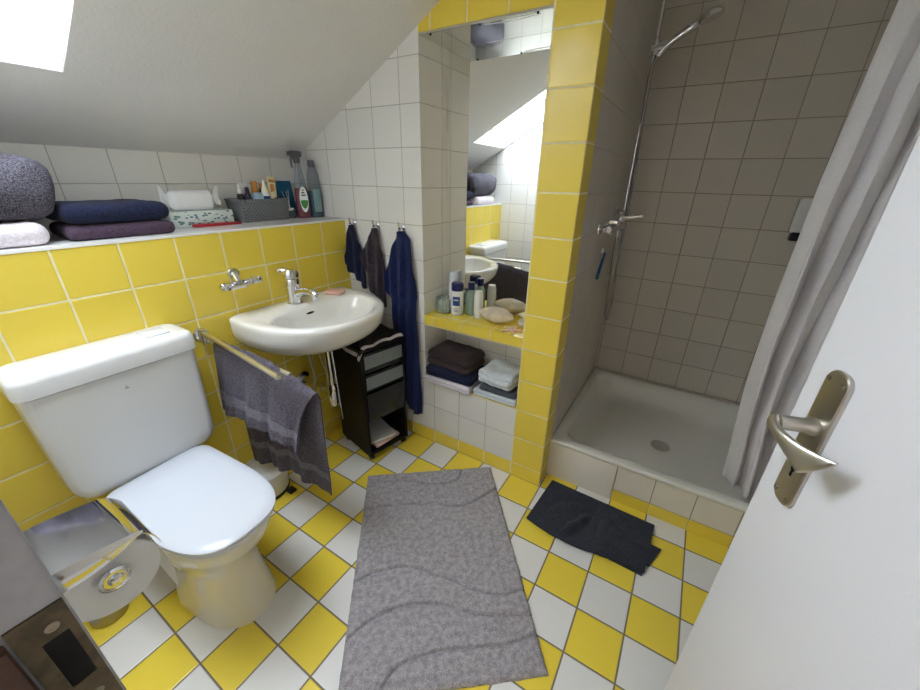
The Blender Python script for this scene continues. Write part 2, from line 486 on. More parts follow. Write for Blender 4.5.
# sloped ceiling with the roof window opening, flat part above the door side
b = MB()
XT = 1.55
def slope_piece(x0, x1, y0, y1, th=.06):
    pts = []
    for z_ in (0, th):
        for x, y in ((x0, y0), (x1, y0), (x1, y1), (x0, y1)): pts.append((x, y, ceil_z(x) + z_))
    v = [b.bm.verts.new(p) for p in pts]
    for f in ((0, 3, 2, 1), (4, 5, 6, 7), (0, 1, 5, 4), (1, 2, 6, 5), (2, 3, 7, 6), (3, 0, 4, 7)): b.bm.faces.new([v[i] for i in f])
slope_piece(-.42, SKX0, YD - .12, YB + .1)
slope_piece(SKX1, XT, YD - .12, YB + .1)
slope_piece(SKX0, SKX1, SKY1, YB + .1)
slope_piece(SKX0, SKX1, YD - .12, SKY0)
b.box((XT, YD - .12, ceil_z(XT)), (XR + .12, YB + .1, ceil_z(XT) + .06))
struct(b.build('ceiling', 'plaster', flat=True))
# roof window: reveal, sash frame, pane
def P3(x, y, h):
    return Vector((x, y, ceil_z(x))) + _n * h
b = MB()
for (x0, y0, x1, y1) in ((SKX0 - .02, SKY0 - .02, SKX0 + .002, SKY1 + .02), (SKX1 - .002, SKY0 - .02, SKX1 + .02, SKY1 + .02), (SKX0 + .002, SKY0 - .02, SKX1 - .002, SKY0 + .002), (SKX0 + .002, SKY1 - .002, SKX1 - .002, SKY1 + .02)):
    v = [b.bm.verts.new(P3(x, y, h)) for h in (.003, .16) for x, y in ((x0, y0), (x1, y0), (x1, y1), (x0, y1))]
    for f in ((0, 3, 2, 1), (4, 5, 6, 7), (0, 1, 5, 4), (1, 2, 6, 5), (2, 3, 7, 6), (3, 0, 4, 7)): b.bm.faces.new([v[i] for i in f])
win = struct(b.build('window_1', 'reveal', flat=True))
b = MB()
fw = .03
for (x0, y0, x1, y1) in ((SKX0, SKY0, SKX0 + fw, SKY1), (SKX1 - fw, SKY0, SKX1, SKY1), (SKX0 + fw, SKY0, SKX1 - fw, SKY0 + fw), (SKX0 + fw, SKY1 - fw, SKX1 - fw, SKY1)):
    v = [b.bm.verts.new(P3(x, y, h)) for h in (.125, .158) for x, y in ((x0, y0), (x1, y0), (x1, y1), (x0, y1))]
    for f in ((0, 3, 2, 1), (4, 5, 6, 7), (0, 1, 5, 4), (1, 2, 6, 5), (2, 3, 7, 6), (3, 0, 4, 7)): b.bm.faces.new([v[i] for i in f])
b.build('window_frame', 'reveal', win, flat=True)
b = MB()
v = [b.bm.verts.new(P3(x, y, h)) for h in (.140, .143) for x, y in ((SKX0 + fw, SKY0 + fw), (SKX1 - fw, SKY0 + fw), (SKX1 - fw, SKY1 - fw), (SKX0 + fw, SKY1 - fw))]
for f in ((0, 3, 2, 1), (4, 5, 6, 7), (0, 1, 5, 4), (1, 2, 6, 5), (2, 3, 7, 6), (3, 0, 4, 7)): b.bm.faces.new([v[i] for i in f])
b.build('window_pane', 'pane', win, flat=True)

# door frame (jamb with strike plate) and door leaf
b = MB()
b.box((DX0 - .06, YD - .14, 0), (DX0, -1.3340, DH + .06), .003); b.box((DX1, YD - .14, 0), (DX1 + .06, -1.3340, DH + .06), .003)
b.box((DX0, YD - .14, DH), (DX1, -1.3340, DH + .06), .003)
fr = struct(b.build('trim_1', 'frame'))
b = MB(); b.box((DX0, -1.4, 0), (DX0 + .012, -1.366, 1.028), .002); b.build('stop_strip', 'wood', fr)
b = MB()
zt, zb = 1.034, .865
# plate with a latch hole: four bars around the opening
y0, y1 = -1.3645, -1.3352; hy0, hy1, hz0, hz1 = -1.3545, -1.340, .951, 1.006
b.box((DX0, y0, hz1), (DX0 + .002, y1, zt)); b.box((DX0, y0, zb), (DX0 + .002, y1, hz0)); b.box((DX0, y0, hz0), (DX0 + .002, hy0, hz1)); b.box((DX0, hy1, hz0), (DX0 + .002, y1, hz1))
sp = b.build('strike_plate', 'steel_old', fr, flat=True)
b = MB(); b.box((DX0 + .0001, hy0, hz0), (DX0 + .0006, hy1, hz1)); b.build('latch_hole', 'dark', sp, flat=True)
for z_, y_ in ((1.0165, -1.346), (.93, -1.346)):
    b = MB(); b.lathe([(.0042, 0), (.004, .0008), (.0022, .001), (.002, .0005), (0, .0004)], 14, (DX0 + .002, y_, z_), 'x'); b.build('screw', 'brushed', sp)

HX, HY = 1.850, -1.325          # hinge line
FX, FY = 1.656, -.700          # free edge at camera height
dl = Vector((FX - HX, FY - HY, 0)); DW = dl.length; du = dl.normalized(); dn = Vector((-du.y, du.x, 0))   # dn points to the camera side (-x)
lean = 0.0
DM = Matrix.Translation((HX, HY, 1.408)) @ Matrix.Rotation(-lean, 4, 'Y') @ Matrix(((du.x, dn.x, 0), (du.y, dn.y, 0), (0, 0, 1))).to_4x4() @ Matrix.Translation((0, 0, -1.408))
# local door frame: x along the leaf from hinge to free edge, y out of the visible face, z up
b = MB(); b.box((0, -.025, .012), (DW, 0, 1.985), .0025, 2); b.box((.012, -.040, .012), (DW - .014, -.025, 1.975), .001)
door = struct(b.build('door_1', 'door'), 'white door leaf standing open into the bathroom'); door.matrix_world = DM
HXL, HZ = DW - .0585, 1.033       # spindle
def plate_ring(hw, hh, y, r, cz):
    out = []
    for sx, sz, a0 in ((1, 1, 0), (-1, 1, 90), (-1, -1, 180), (1, -1, 270)):
        for k in range(7):
            a = R(a0 + 15 * k); out.append(Vector((HXL + sx * (hw - r) + r * math.cos(a), y, cz + sz * (hh - r) + r * math.sin(a))))
    return out
b = MB(); pcz = 1.0087
b.loft([plate_ring(.0205, .103, 0, .016, pcz), plate_ring(.0205, .103, .0042, .016, pcz), plate_ring(.019, .1015, .0062, .015, pcz), plate_ring(.0165, .099, .0066, .014, pcz)])
pl = b.build('handle_plate', 'satin', door)
for dx, dz in ((-.013, .090), (.013, .090), (-.013, -.090), (.013, -.090)):
    b = MB(); b.lathe([(.0036, 0), (.0036, .0012), (.002, .0016), (.0018, .0009), (0, .0009)], 12, (0, 0, 0), 'y'); b.build('screw', 'brushed', pl, (HXL + dx, .0066, pcz + dz))
b = MB(); b.lathe([(.0042, 0), (.0042, .0003)], 14, (0, .0067, pcz - .045), 'y'); b.box((-.0022, .0067, pcz - .057), (.0022, .0070, pcz - .045)); b.build('keyhole', 'dark', pl, (HXL, 0, 0))
# lever: neck out of the plate, then a flaring curved grip towards the hinge
b = MB()
b.tube([(HXL, .006, HZ), (HXL, .013, HZ), (HXL, .016, HZ), (HXL, .046, HZ)], [.0125, .0125, .0095, .0095], 18)
path = spline([(HXL + .008, .047, HZ - .004), (HXL - .003, .051, HZ - .004), (HXL - .020, .051, HZ - .007), (HXL - .040, .046, HZ - .011), (HXL - .057, .039, HZ - .014), (HXL - .070, .032, HZ - .016)], 26)
rings = []
for i, p in enumerate(path):
    t = i / 26
    a = path[max(i - 1, 0)]; c = path[min(i + 1, 26)]; tg = (c - a).normalized()
    side = Vector((0, 0, 1)); nn = tg.cross(side).normalized(); sd = nn.cross(tg)
    hw = .0135 - .006 * math.sin(min(t / .35, 1) * PI / 2) + .0155 * max(0, (t - .3) / .7) ** 1.3
    ht = .0075 - .002 * math.sin(min(t / .35, 1) * PI / 2) - .0015 * max(0, (t - .35) / .65)
    k = .55 if i in (0, 26) else 1
    rings.append([p + (sd + tg * .58 * t) * hw * k * math.cos(q) + nn * ht * k * math.sin(q) for q in [2 * PI * j / 20 for j in range(20)]])
b.loft(rings)
b.build('lever', 'satin', door, ang=60)

# ------------------------------------------------------------------ shower
t = thing('shower_tray', 'white enamelled shower tray set behind a low tiled kerb', 'shower tray', (PX, .10, 0))
b = MB()
TW, TD = XR - PX, YB - .10
b.box((.303, 0, .0), (TW, .012, .062), mi=1); b.box((.303, 0, .062), (TW, .012, .192), mi=0)
b.build('tiled_front', [tiles('white_kerb_tile', (222, 216, 204), (150, 138, 118), ox=.0029, oy=0, oz=.212, g=.0035), tiles('yellow_kerb_tile', YEL, (196, 180, 120), ox=.0029, oy=0, oz=.062, g=.0035)], t, flat=True)
b = MB(); b.box((0, -.001, .0), (.301, .012, .192), .001); b.build('access_panel', plain('white_panel_tile', (222, 216, 204), .22), t)
b = MB()
def rr(x0, x1, y0, y1, r, z, n=8):
    out = []
    for cx, cy, a0 in ((x1 - r, y1 - r, 0), (x0 + r, y1 - r, 90), (x0 + r, y0 + r, 180), (x1 - r, y0 + r, 270)):
        for k in range(n + 1):
            a = R(a0 + 90 * k / n); out.append(Vector((cx + r * math.cos(a), cy + r * math.sin(a), z)))
    return out
b.loft([rr(.001, TW - .001, .001, TD - .001, .004, .190), rr(-.0, TW, -.008, TD, .006, .196), rr(0, TW, -.010, TD, .008, .208), rr(.002, TW - .002, -.007, TD - .002, .010, .2145), rr(.008, TW - .008, .0, TD - .008, .012, .2165),
        rr(.032, TW - .032, .030, TD - .032, .085, .2165), rr(.040, TW - .040, .038, TD - .04, .09, .212), rr(.052, TW - .052, .050, TD - .052, .095, .18), rr(.075, TW - .075, .075, TD - .075, .10, .115), rr(.10, TW - .10, .10, TD - .10, .11, .088), rr(.14, TW - .14, .14, TD - .14, .12, .080), rr(.36, TW - .36, .36, TD - .36, .05, .076)], cap0=False)
b.build('tray_basin', plain('shower_enamel', (222, 220, 212), .18, coat=.3), t, ang=50)
b = MB(); b.lathe([(.045, 0), (.045, .003), (.03, .005), (.0, .006)], 24); b.build('drain', 'chrome', t, (TW / 2, TD / 2, .0755))

# wall mixer on the shower side wall
t = thing('shower_mixer', 'chrome single lever shower mixer on the shower side wall', 'shower mixer', (PX, .50, 1.128))
b = MB()
for dy in (-.10, .05):
    b.lathe([(.032, 0), (.031, .006), (.018, .012), (.013, .014), (.013, .03)], 20, (0, dy, 0), 'x')
b.tube([(.044, -.125, 0), (.044, -.12, 0), (.044, .07, 0), (.044, .12, 0), (.044, .125, 0)], [.012, .0175, .0185, .024, .02], 20)
b.tube([(.044, .10, -.018), (.044, .10, -.05)], .011, 14)
b.build('mixer_body', 'chrome', t)
b = MB(); b.tube([(.044, .10, .018), (.044, .10, .034)], [.022, .020], 18)
b.tube(spline([(.044, .10, .032), (.075, .105, .036), (.115, .11, .044), (.14, .112, .046)], 10), [.014, .013, .012, .011, .010, .010, .010, .0105, .011, .011, .008], 14)
b.build('lever', 'chrome', t)
b = MB(); b.box((.0, -.125, .024), (.075, -.075, .042), .006); b.build('soap_shelf', 'chrome', t)
t = thing('shower_riser_rail', 'chrome riser rail rising above the shower mixer', 'shower rail', (PX, .68, 1.14))
b = MB(); b.tube([(.042, 0, .03), (.042, 0, .93)], .0095, 16); b.build('rail', 'chrome', t)
for z_ in (.045, .90):
    b = MB(); b.tube([(0, 0, z_), (.045, 0, z_)], .012, 14); b.lathe([(.02, 0), (.02, .005), (.012, .008)], 18, (0, 0, z_), 'x'); b.build('bracket', 'chrome', t)
b = MB(); b.tube([(.042, -.002, .648), (.042, 0, .70)], .018, 16); b.tube([(.03, -.01, .672), (.082, .006, .684)], [.013, .016], 14); b.build('slider', 'chrome', t)
t = thing('hand_shower', 'chrome hand shower held by the slider, head tilted up over the tray', 'hand shower', (PX + .07, .684, 1.816))
b = MB()
hp = spline([(-.012, 0, -.028), (.01, 0, .0), (.06, 0, .034), (.11, 0, .062)], 10)
b.tube(hp, [.011, .0115, .012, .0122, .0125, .0125, .013, .014, .015, .016, .014], 16); b.build('handle', 'chrome', t)
b = MB(); b.lathe([(.001, .016), (.02, .016), (.036, .010), (.042, .002), (.042, -.006), (.038, -.010), (.0, -.011)], 28)
b.xf(Matrix.Translation((.150, 0, .079)) @ Matrix.Rotation(R(-20), 4, 'Y')); b.build('spray_head', 'chrome', t)
o = MB().tube(spline([(.0578, .675, 1.785), (.045, .66, 1.70), (.058, .655, 1.4), (.060, .66, 1.0), (.062, .70, .76), (.058, .69, .655), (.050, .655, .68), (.046, .60, .95), (.044, .602, 1.078)], 60), .0068, 10).build('shower_hose', metal('hose_metal', (170, 170, 172), .25), None, (PX, 0, 0))
tag(o, 'ribbed metal shower hose looping down from hand shower to mixer', 'hose')
# blue hook with razor shape hanging below mixer
t = thing('bath_brush', 'small blue handled scraper hanging on the side wall under the mixer', 'scraper', (PX + .004, .50, .955))
b = MB(); b.tube(spline([(.006, .03, .06), (.008, .045, .055), (.008, .046, .04), (.007, .02, .01), (.006, -.015, -.04)], 14), [.004] * 5 + [.0055] * 5 + [.007] * 5, 10); b.build('handle', 'blueplast', t)
b = MB(); b.box((.0, -.03, -.062), (.012, .006, -.036), .003); b.build('blade_head', 'tealpaper', t)
b = MB(); b.lathe([(.012, -.004), (.011, .004), (.004, .008)], 14, (0, .03, .064), 'x'); b.build('wall_hook', 'plastic', t)
t = thing('soap_dispenser', 'white soap dispenser box on shower back wall beside the curtain', 'soap dispenser', (1.868, YB, 1.12))
b = MB(); b.box((-.032, -.042, 0), (.032, 0, .145), .01, 3); b.build('dispenser_body', 'plastic', t)
b = MB(); b.box((-.024, -.046, -.034), (.024, -.006, .004), .006); b.build('push_valve', 'black', t)
# curtain with its rod
t = thing('shower_curtain', 'white shower curtain gathered at the right beside the open door', 'curtain', (1.80, .14, 0))
def cur(u, v):
    z = .222 + v * 1.74
    ph = u * 4.6 * 2 * PI + .4
    amp = .034 - .010 * v + .010 * math.sin(4 * v + u * 3)
    x = -.040 + .014 * math.sin(v * 3.2 + 3.6) + .046 * max(0, 1 - v / .35) ** 1.6 * (1 - u * .6) + u * .245 + .010 * math.sin(2 * ph + 1) * (1 - v * .4) + .006 * math.sin(v * 7 + u * 9)
    y = amp * math.sin(ph + .6 * math.sin(v * 2.6 + u * 4)) + .008 * math.sin(v * 9 + u * 12) + .004 * math.sin(v * 31 + u * 20)
    sp = max(0, .10 - v) / .10
    y += .045 * sp * sp * (1 - u)
    return (x, y + .004 + .02 * (1 - v), z)
sheet(cur, 130, 70, .0014).build('curtain_cloth', 'curtain', t, ang=80)
b = MB()
for k in range(8):
    x = -.02 + k * .028
    b.tube([(x, .0 + .022 * math.cos(a), 1.972 + .022 * math.sin(a)) for a in [2 * PI * q / 16 for q in range(16)]], .0022, 6, closed=True)
b.build('rings', 'plastic', t)
o = MB().tube([(PX - 1.80 + .002, 0, 0), (XR - 1.80 - .002, 0, 0)], .0125, 16).build('curtain_rod', 'chrome', None, (1.80, .14, 1.985))
tag(o, 'chrome curtain rod spanning the shower opening', 'curtain rod')

# ------------------------------------------------------------------ mirror in the niche and its polished top panel
o = MB().box((NX0 + .003, ND - .002, .724), (NX1 - .001, ND + .004, 1.782), 0).build('mirror', 'mirror', flat=True)
tag(o, 'tall frameless mirror filling the back of the yellow tiled niche', 'mirror')
t = thing('niche_top_panel', 'polished metal panel lining the top of the mirror niche', 'panel', (NX0, 0, 1.779))
MB().box((.002, .002, 0), (NX1 - NX0 - .002, ND - .003, .008), .001).build('panel_sheet', 'polished', t, flat=True)
for x, y in ((.045, .012), (.245, .012), (.445, .014)):
    MB().lathe([(.004, 0), (.0035, -.003), (.0, -.004)], 10, (x, y, 0)).build('clip', 'dark', t)
MB().tube(spline([(.26, .016, -.002), (.33, .02, -.004), (.40, .022, -.003), (.455, .015, -.003)], 14), .0016, 6).build('wire', 'plastic', t)

# ------------------------------------------------------------------ toilet
t = thing('toilet', 'white floor standing toilet with closed flat lid under the cistern', 'toilet', (.15, -1.045, 0), R(4))
def dshape(x0, x1, hw, z, e=2.5, n=56, back=.05, xm=.36):
    """plan outline: straight back with rounded corners, straight sides, round front"""
    L = x1 - x0; pts = []
    xs = x0 + L * xm
    m = n // 2
    for k in range(m + 1):                    # front arc, right (+y) side to left side
        a = PI / 2 - PI * k / m; c, s_ = max(0, math.cos(a)), math.sin(a)
        pts.append(Vector((xs + (x1 - xs) * c ** (2 / e), hw * math.copysign(abs(s_) ** (2 / e), s_), z)))
    for sy, a0 in ((-1, 270), (1, 180)):
        for k in range(7):
            a = R(a0 - 15 * k)
            pts.append(Vector((x0 + back + back * math.cos(a), sy * (hw - back) + back * math.sin(a), z)))
    return pts
b = MB()
prof = [(.0, .105, .408, .112, .03), (.018, .105, .405, .110, .03), (.10, .10, .385, .100, .03), (.19, .085, .378, .100, .03), (.26, .06, .40, .116, .04), (.32, .03, .445, .137, .05), (.362, .012, .47, .146, .05), (.392, .006, .478, .148, .05), (.402, .010, .474, .145, .05)]
b.loft([dshape(x0, x1, hw, z, 2.15, back=bk, xm=.45) for z, x0, x1, hw, bk in prof])
bowl = b.build('bowl', 'ceramic_cream', t, ang=60)
for z_, rr_ in ((.0, 0),):
    MB().lathe([(.012, 0), (.011, .005), (.006, .008), (.0, .009)], 16, (0, 0, 0), 'y').xf(Matrix.Rotation(PI, 4, 'Z')).build('fixing_cap', 'greygrease', bowl, (.205, -.113, .275))
b = MB(); b.loft([dshape(.004, .476, .141, .4025, 3.1), dshape(.002, .479, .144, .408, 3.1), dshape(.002, .479, .144, .415, 3.1), dshape(.008, .472, .139, .419, 3.1)])
b.build('seat', 'lid', t, ang=50)
b = MB(); b.loft([dshape(.008, .474, .140, .4195, 3.1), dshape(.004, .478, .1445, .4225, 3.1), dshape(-.001, .484, .1495, .4245, 3.1), dshape(-.001, .486, .150, .433, 3.1), dshape(.006, .478, .144, .438, 3.1), dshape(.03, .455, .12, .4395, 3.1), dshape(.14, .33, .05, .440, 3.1)])
b.build('lid', 'lid', t, ang=50)
for y in (-.075, .075):
    MB().tube([(.0, y - .02, .418), (.0, y + .02, .418)], .011, 14).build('hinge', 'lid', t)
# cistern
t = thing('cistern', 'white plastic wall mounted cistern above the toilet', 'cistern', (0, -1.035, .415))
def rbox(hw, x0, x1, r, z, n=6):
    return rr(x0, x1, -hw, hw, r, z, n)
b = MB()
Hc = .367
def prof_y(z):   # half width, narrowing and rounding towards the bottom
    q = max(0, 1 - z / .07); return .205 - .055 * (1 - math.sqrt(max(0, 1 - q * q))) - .012 * (1 - z / Hc)
rings = []
for z in (0, .004, .012, .024, .04, .06, .09, .2, .3, Hc):
    q = max(0, 1 - z / .05)
    rings.append(rbox(prof_y(z), .002, .152 - .03 * (1 - math.sqrt(max(0, 1 - q * q))), .03, z))
b.loft(rings); tank = b.build('tank', 'plastic', t, ang=50)
b = MB(); b.bm.faces.new([b.bm.verts.new(p) for p in ((.1535, -.006, .315), (.1535, .006, .315), (.1535, 0, .327))]); b.build('emblem', plain('faint_grey_print', (176, 176, 178), .4), tank, flat=True)
b = MB(); b.loft([rbox(.206, .001, .153, .03, Hc + .001), rbox(.212, .001, .160, .032, Hc + .006), rbox(.212, .001, .160, .032, Hc + .045), rbox(.207, .003, .155, .03, Hc + .058), rbox(.195, .010, .142, .025, Hc + .064), rbox(.1, .05, .1, .01, Hc + .066)])
b.build('tank_lid', 'plastic', t, ang=50)
b = MB(); b.box((.04, .095, Hc + .062), (.115, .160, Hc + .070), .003); b.build('flush_button', 'lid', t)
b = MB(); b.tube([(.06, .0, .002), (.06, .0, -.03), (.06, 0, -.095), (.075, 0, -.125), (.13, -.005, -.14), (.19, -.01, -.14)], [.032, .026, .022, .022, .022, .022], 18); b.build('flush_pipe', 'plastic', t)

# ------------------------------------------------------------------ toilet roll holder, roll, brush holder, waste bin
XE = .832
t = thing('toilet_roll_holder', 'chrome toilet roll holder with curved cover beside the door frame', 'toilet roll holder', (XE - .06, YD, .76))
b = MB()
def cov(u, v):
    # v runs from wall out over the roll and bends down at the front
    s_ = v * .215
    if s_ < .135: y, z = s_, .040 + .008 * math.sin(s_ / .135 * PI)
    else:
        a = (s_ - .135) / .055; y, z = .135 + .055 * math.sin(a) * .75, .040 - .055 * (1 - math.cos(a))
    return ((u - .5) * .13, y + .003, z)
b = sheet(cov, 14, 24, .0016)
# right hand flap of the cover, curving down over the roll end
rings = []
b2 = MB()
for k in range(13):
    y = .004 + .160 * k / 12
    d = .034 * math.sin(PI * min(1, k / 12 * .92 + .08)) + .004
    zt_ = cov(1, min(1, (y - .003) / .215))[2]
    rings.append([Vector((.065, y, zt_ + .0005)), Vector((.0665, y, zt_ - d * .5)), Vector((.065, y, zt_ - d)), Vector((.064, y, zt_ - d)), Vector((.0645, y, zt_ - d * .5)), Vector((.0635, y, zt_ - .001))])
b2.loft(rings)
b.build('cover', 'chrome', t, ang=60); b2.build('cover_flap', 'chrome', t, ang=60)
b = MB(); b.tube([(-.060, .0, -.02), (-.060, .06, -.02), (-.060, .108, -.022), (-.052, .114, -.022), (.062, .114, -.022)], .0045, 12)
b.lathe([(.026, 0), (.026, .004), (.01, .008)], 20, (-.06, 0, -.02), 'y'); b.build('arm', 'chrome', t)
b = MB(); b.lathe([(.020, 0), (.020, .003), (.016, .005), (.0145, .0035), (.010, .0035), (.0085, .006), (.0, .007)], 26, (.0615, .114, -.022), 'x'); b.build('end_cap', 'chrome', t)
RR_ = .062
t = thing('toilet_roll', 'white toilet paper roll with a loose sheet hanging on the chrome holder', 'toilet roll', (XE - .06, YD + .114, .724))
b = MB(); b.lathe([(.020, -.05), (RR_ - .002, -.05), (RR_, -.048), (RR_, .048), (RR_ - .002, .05), (.020, .05)], 44, (0, 0, 0), 'x', cap0=False, cap1=False)
b.build('paper', 'paper', t, ang=40)
b = MB(); b.lathe([(.020, -.0505), (.020, .0505)], 28, (0, 0, 0), 'x', cap0=False, cap1=False); b.build('core', plain('cardboard', (150, 128, 104), .9), t)
def tail(u, v):
    a = v * 1.0
    return ((u - .5) * .10, RR_ + .001 + .006 * math.sin(v * 3) - .0 * u, .01 - v * .105 + .004 * math.sin(u * 5))
sheet(tail, 8, 12, .0006).build('loose_sheet', 'paper', t, ang=80)
t = thing('toilet_brush_holder', 'brushed metal toilet brush pot on the floor by the door wall', 'toilet brush', (.138, -1.283, 0))
b = MB(); b.lathe([(.044, 0), (.048, .003), (.048, .10), (.046, .102), (.043, .10), (.042, .02), (.0, .018)], 32); b.build('pot', 'brushed', t)
b = MB(); b.lathe([(.03, .03), (.036, .05), (.034, .09), (.008, .10), (.008, .26), (.010, .265), (.010, .30), (.0, .305)], 20); b.build('brush', 'brushed', t)
t = thing('waste_bin', 'small cream pedal bin on floor between toilet and hanging towel', 'bin', (.078, -.690, 0))
b = MB(); b.lathe([(.088, .012), (.092, .018), (.095, .112), (.093, .116)], 36); b.build('bin_body', plain('cream_enamel', (214, 210, 190), .3), t)
b = MB(); b.lathe([(.090, 0), (.094, .002), (.094, .012), (.088, .014)], 36); b.build('base_ring', 'black', t)
b = MB(); b.lathe([(.097, .116), (.097, .122), (.08, .134), (.0, .139)], 36); b.build('bin_lid', 'plastic', t)
b = MB(); b.box((.085, .03, .004), (.125, .065, .014), .004); b.build('pedal', 'black', t)

# ------------------------------------------------------------------ washbasin
BY = -.368
t = thing('washbasin', 'white oval front washbasin on the yellow tiled wall', 'washbasin', (0, BY, .56))
def bas(z, xc, af, ab, hb, e=2.3, n=64, eb=9.0, es=7.0):
    if e < 2.2: eb, es = 2.1, 2.1
    out = []
    for k in range(n):
        a = 2 * PI * k / n; c, s_ = math.cos(a), math.sin(a)
        if c >= 0: x = xc + af * c ** (2 / e)
        else: x = xc - ab * abs(c) ** (2 / eb)
        out.append(Vector((x, hb * math.copysign(abs(s_) ** (2 / (e if c >= 0 else es)), s_), z)))
    return out
b = MB()
b.loft([bas(.086, .12, .10, .115, .10), bas(.092, .12, .15, .115, .135), bas(.108, .115, .225, .112, .21), bas(.132, .11, .282, .108, .258), bas(.158, .11, .314, .108, .280), bas(.19, .11, .338, .108, .2865), bas(.228, .11, .348, .108, .287), bas(.240, .11, .348, .108, .287), bas(.2475, .11, .342, .106, .283), bas(.2500, .115, .328, .105, .274),
        bas(.2490, .222, .208, .105, .232, 2.1), bas(.2455, .222, .200, .100, .225, 2.1), bas(.236, .222, .192, .094, .218, 2.1), bas(.205, .222, .175, .085, .200, 2.1), bas(.175, .218, .145, .075, .165, 2.1), bas(.156, .215, .10, .06, .12, 2.1), bas(.146, .212, .05, .035, .05, 2), bas(.144, .212, .022, .02, .022, 2)], cap0=True, cap1=True)
basin = b.build('basin', 'ceramic', t, ang=60)
b = MB(); b.loft([[Vector((.1325 + .0, y, z)) + Vector((-.002 * k, 0, 0)) for y, z in [(.020 * math.cos(a), .212 + .0048 * math.sin(a)) for a in [2 * PI * q / 20 for q in range(20)]]] for k in (0, 1)])
b.xf(Matrix.Translation((.0045, 0, 0))); b.build('overflow_slot', 'dark', basin)
b = MB(); b.lathe([(.024, .145), (.022, .149), (.012, .147), (.0, .147)], 24, (.212, 0, 0)); b.build('drain', 'chrome', basin)
t = thing('basin_faucet', 'chrome single lever faucet on the back deck of the washbasin', 'faucet', (.070, -.388, .809)); t.scale = (1.18, 1.18, 1.18)
b = MB(); b.lathe([(.027, 0), (.027, .004), (.024, .007), (.0235, .058), (.0255, .064), (.0255, .086), (.022, .092), (.0, .094)], 28); b.build('body', 'chrome', t)
b = MB(); b.tube(spline([(.012, .002, .038), (.05, .004, .052), (.095, .006, .056), (.118, .007, .046)], 12), [.015, .0148, .0145, .014, .0138, .0135, .013, .013, .013, .0132, .0135, .0135, .0125], 16); b.tube([(.112, .007, .05), (.114, .007, .030)], [.0125, .0115], 16); b.build('spout', 'chrome', t)
b = MB(); b.lathe([(.024, .094), (.027, .098), (.027, .112), (.02, .124), (.0, .128)], 26)
b.tube(spline([(-.002, -.004, .114), (-.02, -.015, .121), (-.036, -.026, .118)], 8), [.0125, .0125, .0125, .012, .0115, .011, .0105, .010, .008], 14); b.build('lever', 'chrome', t)
o = softbox((.088, .056, .020), 1, .010, .0015, 10, 3).build('soap_bar', 'pink', None, (.100, -.196, .8095), ang=70); o.rotation_euler = (0, 0, R(20))
tag(o, 'pink bar of soap on the right end of the washbasin', 'soap')
t = thing('basin_drain_trap', 'chrome drain trap and water hoses under the washbasin', 'drain trap', (.14, BY, .30))
b = MB(); b.tube([(.07, 0, .345), (.07, 0, .13)], .016, 16); b.lathe([(.020, 0), (.024, .01), (.024, .09), (.018, .11)], 24, (.07, 0, .03)); b.tube([(.07, 0, .10), (-.08, 0, .11), (-.139, 0, .11)], .015, 16); b.lathe([(.032, 0), (.032, .006), (.016, .012)], 20, (-.1395, 0, .11), 'x'); b.build('trap_body', 'chrome', t)
for y, ph in ((-.055, 0), (.055, 1)):
    b = MB(); b.tube(spline([(-.05, .0 + y * .4, .346), (.0, y * .6, .16), (-.05, y, .06), (-.10, y * 1.6, .02), (-.12, y * 1.8, .0)], 18), .0055, 10); b.tube([(-.1395, y * 1.8, .0), (-.105, y * 1.8, .0)], [.017, .010], 16); b.build('supply_hose', 'satin', t)
b = MB(); b.tube([(.075, .020, .345), (.085, .02, .10), (.09, .024, -.06)], .005, 10); b.build('chain_rod', 'chrome', t)

t = thing('soap_dish', 'chrome double oval holder on yellow tiles above the washbasin', 'soap dish', (0, -.590, .935))
b = MB(); b.lathe([(.023, 0), (.023, .006), (.020, .012), (.0, .016)], 26, (0, .006, .032), 'x'); b.tube([(.006, .006, .03), (.03, .004, .014), (.045, .0, .004)], [.014, .013, .012], 14); b.build('wall_mount', 'chrome', t)
b = MB()
b.loft([sup(.05, -.020, .030, .056, z, 32, 2.2) if 0 else sup(.05, -.020, .030 * k, .056 * k, z, 32, 2.2) for z, k in ((-.012, .7), (-.010, .92), (.0, 1), (.006, .98), (.006, .9), (-.002, .82), (-.006, .5))]); b.build('oval_tray', 'chrome', t)
b = MB(); b.tube([(.04, .02, .002), (.045, .045, .005)], [.010, .009], 14)
b.loft([sup(.045, .062, .020 * k, .030 * k, z, 28, 2.1) for z, k in ((-.010, .7), (-.008, .92), (.004, 1), (.010, .96), (.010, .88), (.0, .8), (-.003, .4))]); b.build('oval_ring', 'chrome', t)

# ------------------------------------------------------------------ towel rail and grey towel
t = thing('towel_rail', 'swivel towel rail with two metal arms left of the washbasin', 'towel rail', (0, -.748, .779))
b = MB(); b.lathe([(.026, 0), (.026, .004), (.020, .008), (.012, .010)], 26, (0, 0, -.01), 'x'); b.tube([(.018, 0, -.040), (.018, 0, .014)], .012, 16); b.tube([(.005, 0, -.01), (.02, 0, -.01)], .009, 12); b.build('wall_bracket', 'chrome', t)
b = MB(); b.tube([(.018, 0, .002), (.50, -.0485, .002), (.548, -.053, .002)], [.0088, .0088, .0088], 14); b.lathe([(.0102, -.004), (.0102, .004), (.0, .006)], 14, (.548, -.053, .002)); b.build('arm', 'rail_metal', t)
b = MB(); b.tube([(.018, .004, -.034), (.03, .014, -.036), (.50, .014, -.036)], .0078, 14); b.build('arm', 'rail_metal', t)
t = thing('hand_towel', 'crumpled grey hand towel draped over the swivel towel rail', 'towel', (0, -.734, .749))
